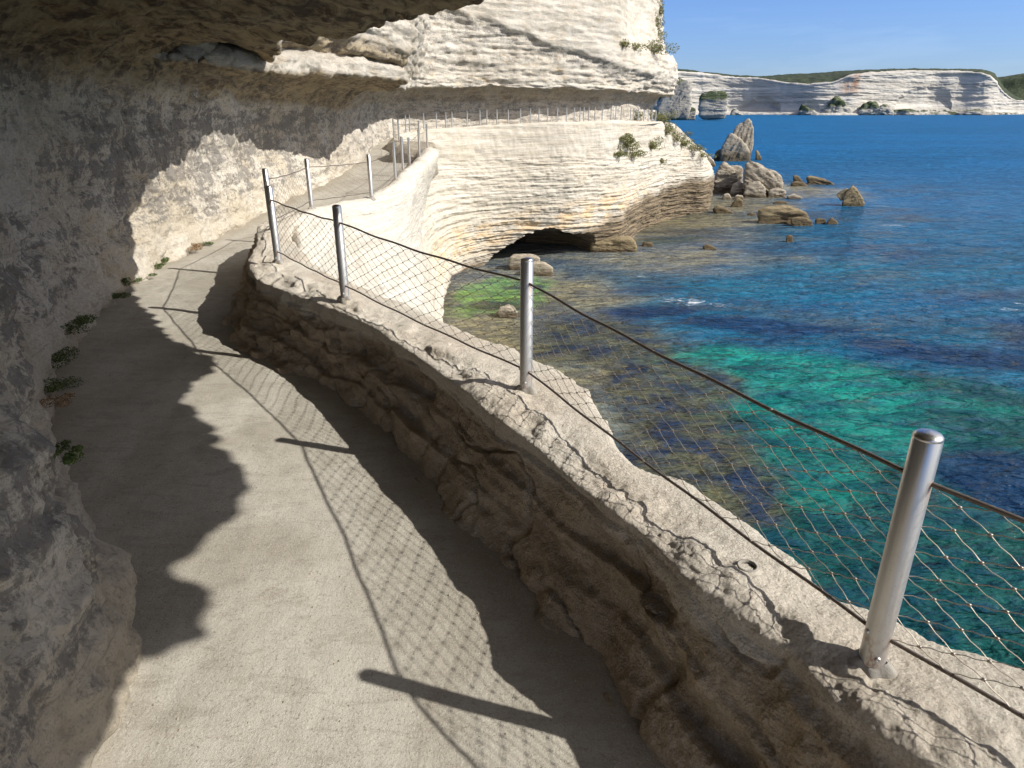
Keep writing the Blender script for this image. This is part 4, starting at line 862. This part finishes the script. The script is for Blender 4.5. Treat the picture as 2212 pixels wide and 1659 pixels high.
def net(p0, p1, z0a, z0b, h, sag_t, sag_b, ca=.16, cb=.072, rw=.0014, knots=True, seg=3, sides=5):
    """rhombic cable net spanning between two posts; p0,p1 plan points, z0a,z0b bottom cable heights"""
    p0 = np.array(p0); p1 = np.array(p1); L = np.linalg.norm(p1 - p0); nc = max(2, round(L / ca)); nr = max(3, round(h / cb)); 
    S = np.arange(0, 2 * nc + 1); Rr = np.arange(0, 2 * nr + 1)
    def pt(i, j):
        s = i / (2. * nc); w = j / (2. * nr); zb = z0a + (z0b - z0a) * s - sag_b * 4 * s * (1 - s); zt = z0a + (z0b - z0a) * s + h - sag_t * 4 * s * (1 - s)
        wob = .006 * math.sin(i * 1.7 + j * 2.3)
        nrm = np.array((p1[1] - p0[1], p0[0] - p1[0])) / L
        xy = p0 + (p1 - p0) * s + nrm * (.018 * math.sin(math.pi * w) * math.sin(s * 7) + wob * .5)
        return np.array((xy[0], xy[1], zb + (zt - zb) * w + wob * (0 < j < 2 * nr)))
    VV, FF, off = [], [], 0
    def add(v, f):
        nonlocal off
        VV.append(v); FF.append(f + off); off += len(v)
    for i in range(2 * nc):
        for j in range(2 * nr):
            if (i + j) % 2 == 0: a, b = pt(i, j), pt(i + 1, j + 1)
            else: a, b = pt(i + 1, j), pt(i, j + 1)
            if seg == 1: pts = [a, b]
            else:
                t = np.linspace(0, 1, seg + 1); pts = a + (b - a) * t[:, None]; 
                bow = np.sin(2 * math.pi * t) * .0035; pts[:, 2] += bow
            v, f = tube_arr(pts, rw, sides); add(v, f)
    K = []
    if knots:
        kv = np.array([(x, y, z) for x in (-1, 1) for y in (-1, 1) for z in (-1, 1)], float) * np.array((.0048, .0030, .0036))
        kf = np.array([(0, 1, 3, 2), (4, 6, 7, 5), (0, 4, 5, 1), (2, 3, 7, 6), (0, 2, 6, 4), (1, 5, 7, 3)])
        an = math.atan2(p1[1] - p0[1], p1[0] - p0[0]); Rm = np.array(Matrix.Rotation(an, 3, 'Z'))
        for i in range(1, 2 * nc):
            for j in range(0, 2 * nr + 1):
                if (i + j) % 2 == 0: add(kv @ Rm.T + pt(i, j), kf)
    return np.concatenate(VV), np.concatenate(FF)

PN = [  # near and middle posts: plan place, label
 (2.44, -.20, 'fence post standing outside the right edge behind the nearest one'),
 (1.055, 1.56, 'nearest large steel fence post at the right, domed cap and grey mortar foot'),
 (.08, 3.64, 'second nearest steel post, upright in the middle of the picture with a rusty foot'),
 (-1.38, 5.52, 'third steel post from the right along the near parapet'),
 (-2.39, 6.96, 'fourth steel post, front one of the close pair at the end of the near parapet'),
 (-3.10, 8.97, 'post mostly hidden behind the fourth one, at the parapet corner'),
 (-3.21, 11.23, 'post standing before the sunlit lichen wall, just past the parapet corner'),
 (-2.50, 12.55, 'post at the rim of the bright white bulge, where the path shows behind it'),
 (-2.47, 15.1, 'tall-looking post at the bend, left of the four clustered on the rim'),
 (-2.62, 17.2, 'second post of the cluster on the rim past the bend'),
 (-2.85, 20.0, 'third post of the cluster, in front of the dark rock block'),
 (-2.68, 20.9, 'fourth post of the cluster, before the right half of the dark rock block'),
 (-2.85, 24.4, 'rightmost post of the cluster, at the outer corner of the rim'),
 (-3.34, 26.2, 'post standing on top of the dark rock block, right one of three'),
 (-4.13, 26.6, 'post standing on top of the dark rock block, middle one of three'),
 (-4.80, 29.6, 'leftmost post above the dark rock block, by the far path')]
# rock block across the path edge at the bend
pts = [(-4.25, 24.7, -.3), (-2.75, 24.6, -.3), (-2.7, 27.2, -.3), (-4.3, 27.6, -.3), (-4.35, 24.9, .55), (-4.2, 25.6, .95), (-2.8, 24.75, .75), (-2.8, 27.0, .95), (-4.3, 27.5, .9), (-3.4, 24.6, .85)]
rock('rock_block', [{'pts': pts}], 'boulder', 'dark shadowed block of rock at the edge of the path beyond the bend', 'rock', None, sub=6, wet=0, amp=.035, lay=(1, 1, 2))
ob = [o for o in COL.objects if o.name.startswith('rock_block')][0]
bv = np.array([v.co[:] for v in ob.data.vertices]) + np.array(ob.location); bf = np.array([p.vertices[:] for p in ob.data.polygons])
BV2 = BVHTree.FromPolygons(bv.tolist(), bf.tolist())
def seat2(x, y):
    z = max(seat(x + dx, y + dy, 1.9) for dx, dy in ((0, 0),)); h = BV2.ray_cast(Vector((x, y, 3)), Vector((0, 0, -1)))
    return max(z, h[0].z) if h[0] else z
zs = []
for i, (x, y, lab) in enumerate(PN):
    z = seat2(x, y) if i else .55
    z = max(z, .5); zs.append(z)
    nx, ny = PN[min(i + 1, len(PN) - 1)][:2]; px, py = PN[max(i - 1, 0)][:2]
    post(x, y, z, math.atan2(ny - py, nx - px) + R(180) if i < 6 else 0, lab, 'steel posts along the near and middle path', y < 14)
print('post z', [round(z, 2) for z in zs])
ORD = ['', 'nearest', 'second', 'third', 'fourth', 'hidden corner', 'first past the corner', 'white bulge', 'bend', 'second rim', 'third rim', 'fourth rim', 'outer rim', 'right block', 'middle block', 'left block']
SPAN = ['cable net running off the right edge from the nearest post', 'cable net over the turquoise water between the two nearest posts', 'cable net in front of the cave and green weed, left of the middle post',
        'cable net before the bright white bulge, between the third and fourth posts', 'short foreshortened net at the parapet corner between the close pair of posts', 'net past the parapet corner in front of the lichen wall', 'net across the far path strip before the white bulge', 'net from the white bulge post to the bend', 'net between the first two clustered rim posts', 'net before the left half of the dark rock block', 'narrow net between the two middle rim posts', 'net before the right half of the dark rock block', 'net turning the outer corner of the rim behind the cluster', 'net on top of the dark rock block', 'net from the dark rock block to the far path']
def span(a, za, b, zb, label, near, group):
    a = np.array(a); b = np.array(b); d = (b - a) / np.linalg.norm(b - a)
    a2 = a + d * RP * .8; b2 = b - d * RP * .8; L = np.linalg.norm(b2 - a2)
    c = (a + b) / 2; base = np.array((c[0], c[1], (za + zb) / 2))
    root = empty('cable_net', tuple(base), label, 'wire net', group)
    hb, ht = .115, .625; sg = .022 * (L / 2.2) ** 2 if near == 2 else .02 * min(L, 2.2)
    if near == 2:
        V, F = rope((a2[0], a2[1], za + ht), (b2[0], b2[1], zb + ht), sg, .0062); V2, F2 = rope((a2[0], a2[1], za + hb), (b2[0], b2[1], zb + hb), sg * .6, .0056)
        N_, NF = net(a2, b2, za + hb, zb + hb, ht - hb, sg, sg * .6)
    else:
        t = np.linspace(0, 1, 9)[:, None]; C = np.concatenate([a2 + (b2 - a2) * t, za + (zb - za) * t], 1)
        T_ = C.copy(); T_[:, 2] += ht - sg * 4 * (t * (1 - t))[:, 0]; B_ = C.copy(); B_[:, 2] += hb - sg * 2 * (t * (1 - t))[:, 0]
        V, F = tube_arr(T_, .006, 6); V2, F2 = tube_arr(B_, .005, 6)
        N_, NF = net(a2, b2, za + hb, zb + hb, ht - hb, sg, sg * .6, .2, .1, .0013, False, 1, 3)
    link('top_cable', mesh_from('top_cable', V - base, F, M['cable']), root); link('bottom_cable', mesh_from('bottom_cable', V2 - base, F2, M['cable']), root)
    link('netting', mesh_from('netting', N_ - base, NF, M['wire']), root)
for i in range(len(PN) - 1):
    if i == 12: continue
    span(PN[i][:2], zs[i], PN[i + 1][:2], zs[i + 1], SPAN[i], 2 if i < 7 else 1, 'cable nets along the near and middle path')

# far railing: posts set along the rim of the lower cliff
rim = cr(la[9:20], [40] * 10); rn = cr(ln[9:20], [40] * 10); rim_in = rim - rn * .22; ratio = rim_in[:, 0] / rim_in[:, 1]
FU = [(1580, 0), (1620, 0), (1639, 0), (1693, 0), (1742, 0), (1780, 0), (1805, 0), (1868, 0)]
fsrc = [1619, 1636, 1693, 1743, 1780, 1805.5, 1868, 1917, 1948, 1988, 2030, 2080, 2121, 2157.5, 2193, 2230, 2266, 2300, 2319, 2338, 2354, 2383, 2410, 2445, 2464, 2486, 2523, 2534, 2556, 2577, 2595, 2612, 2625]
words = ['first', 'second', 'third', 'fourth', 'fifth', 'sixth', 'seventh', 'eighth', 'ninth', 'tenth', 'eleventh', 'twelfth', 'thirteenth', 'fourteenth', 'fifteenth', 'sixteenth', 'seventeenth', 'eighteenth', 'nineteenth', 'twentieth',
         'twenty-first', 'twenty-second', 'twenty-third', 'twenty-fourth', 'twenty-fifth', 'twenty-sixth', 'twenty-seventh', 'twenty-eighth', 'twenty-ninth', 'thirtieth', 'thirty-first', 'thirty-second', 'thirty-third']
fp = []; kmin = int(np.argmin(ratio[:120]))
for k, s in enumerate(fsrc):
    a, _ = ray(s * 2212 / 4096, 235); i = kmin + int(np.argmin(np.abs(ratio[kmin:] - a))); x, y = rim_in[i]
    z = seat(x, y, 2.3); fp.append((x, y, z))
    post(x, y, z, 0, 'thin steel post of the far railing on the pale cliff, %s from its left end' % words[k], 'thin posts of the far railing', False)
for k in range(len(fp) - 1):
    a, b = fp[k], fp[k + 1]
    if math.hypot(a[0] - b[0], a[1] - b[1]) > .35:
        span(a[:2], a[2], b[:2], b[2], 'faint net of the far railing on the pale cliff, right of its %s post' % words[k], 1, 'faint nets of the far railing')

# empty post socket drilled in the parapet top
h = at_z(1612, 1240, .575); zc = seat(h[0], h[1], 1.5)
so = empty('post_socket', (h[0], h[1], zc + .001), 'empty round grey post socket sunk in the bright parapet top', 'socket')
V, F = lathe([(.036, -.03), (.036, .006), (.030, .008), (.029, -.02)], 28); link('rim', mesh_from('rim', V, F[:, ::-1], M['mortar']), so)
V, F = lathe([(.029, -.004), (.015, -.005), (.0001, -.005)], 28); link('hole', mesh_from('hole', V, F[:, ::-1], M['hole']), so)

# ------------------------------------------------------------------ light, sky, camera
W = bpy.data.worlds.new('World'); SC.world = W; W.use_nodes = True; t = W.node_tree; t.nodes.clear()
sky = t.nodes.new('ShaderNodeTexSky'); sky.sky_type = 'NISHITA'; sky.sun_disc = False
sky.sun_elevation = math.asin(SUN[2]); sky.sun_rotation = math.atan2(SUN[0], SUN[1]); sky.altitude = 10; sky.air_density = 1.0; sky.dust_density = .5; sky.ozone_density = 4.0
tc = t.nodes.new('ShaderNodeTexCoord'); mp = t.nodes.new('ShaderNodeMapping'); mp.inputs['Scale'].default_value = (1.2, 1.2, 9); mp.inputs['Rotation'].default_value = (0, R(-5), 0)
nz = t.nodes.new('ShaderNodeTexNoise'); nz.inputs['Scale'].default_value = 1.6; nz.inputs['Detail'].default_value = 6; nz.inputs['Roughness'].default_value = .6; nz.inputs['Distortion'].default_value = .4
mr = t.nodes.new('ShaderNodeMapRange'); mr.inputs[1].default_value = .52; mr.inputs[2].default_value = .85; mr.inputs[4].default_value = .35
mx = t.nodes.new('ShaderNodeMix'); mx.data_type = 'RGBA'; mx.inputs[7].default_value = (4.2, 5.2, 6.6, 1)
bg = t.nodes.new('ShaderNodeBackground'); bg.inputs[1].default_value = .12; ow = t.nodes.new('ShaderNodeOutputWorld')
t.links.new(tc.outputs['Generated'], mp.inputs[0]); t.links.new(mp.outputs[0], nz.inputs['Vector']); t.links.new(nz.outputs[0], mr.inputs[0]); t.links.new(mr.outputs[0], mx.inputs[0])
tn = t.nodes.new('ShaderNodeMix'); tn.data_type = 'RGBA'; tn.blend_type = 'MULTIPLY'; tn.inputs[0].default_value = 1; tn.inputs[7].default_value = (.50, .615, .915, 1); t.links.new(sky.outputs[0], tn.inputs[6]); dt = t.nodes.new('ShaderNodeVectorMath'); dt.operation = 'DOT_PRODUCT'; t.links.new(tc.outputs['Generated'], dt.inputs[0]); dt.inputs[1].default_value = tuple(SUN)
hr = t.nodes.new('ShaderNodeMapRange'); hr.interpolation_type = 'SMOOTHSTEP'; hr.inputs[1].default_value = .25; hr.inputs[2].default_value = .95; hr.inputs[4].default_value = .75; t.links.new(dt.outputs['Value'], hr.inputs[0])  # added warm-white glow on the unseen sun side, lifting the shade fill
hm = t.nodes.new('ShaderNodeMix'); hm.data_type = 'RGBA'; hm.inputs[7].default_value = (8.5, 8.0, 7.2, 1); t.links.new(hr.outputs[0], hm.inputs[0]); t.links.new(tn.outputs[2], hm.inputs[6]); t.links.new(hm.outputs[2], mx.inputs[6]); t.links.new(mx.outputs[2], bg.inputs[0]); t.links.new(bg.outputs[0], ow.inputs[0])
su = bpy.data.lights.new('sun', 'SUN'); su.energy = 4.6; su.angle = R(.55); su.color = (1, .965, .90)
so_ = bpy.data.objects.new('sun', su); COL.objects.link(so_); so_.location = (30, -10, 30); so_.rotation_euler = Vector(SUN).to_track_quat('Z', 'Y').to_euler()
cam = bpy.data.cameras.new('camera'); cam.sensor_width = 36; cam.lens = FPX / 1024 * 36; cam.clip_start = .05; cam.clip_end = 60000
co = bpy.data.objects.new('camera', cam); COL.objects.link(co); co.location = (0, 0, EYE); co.rotation_euler = (math.pi / 2 - PITCH, 0, 0); SC.camera = co
SC.view_settings.view_transform = 'Standard'; SC.view_settings.look = 'None'; SC.view_settings.exposure = 0.5; SC.view_settings.gamma = 1
SC.render.engine = 'CYCLES'; SC.cycles.use_denoising = True; SC.cycles.max_bounces = 10; SC.cycles.diffuse_bounces = 8; SC.cycles.glossy_bounces = 2; SC.cycles.sample_clamp_indirect = 4; SC.cycles.sample_clamp_direct = 12; SC.cycles.caustics_reflective = False
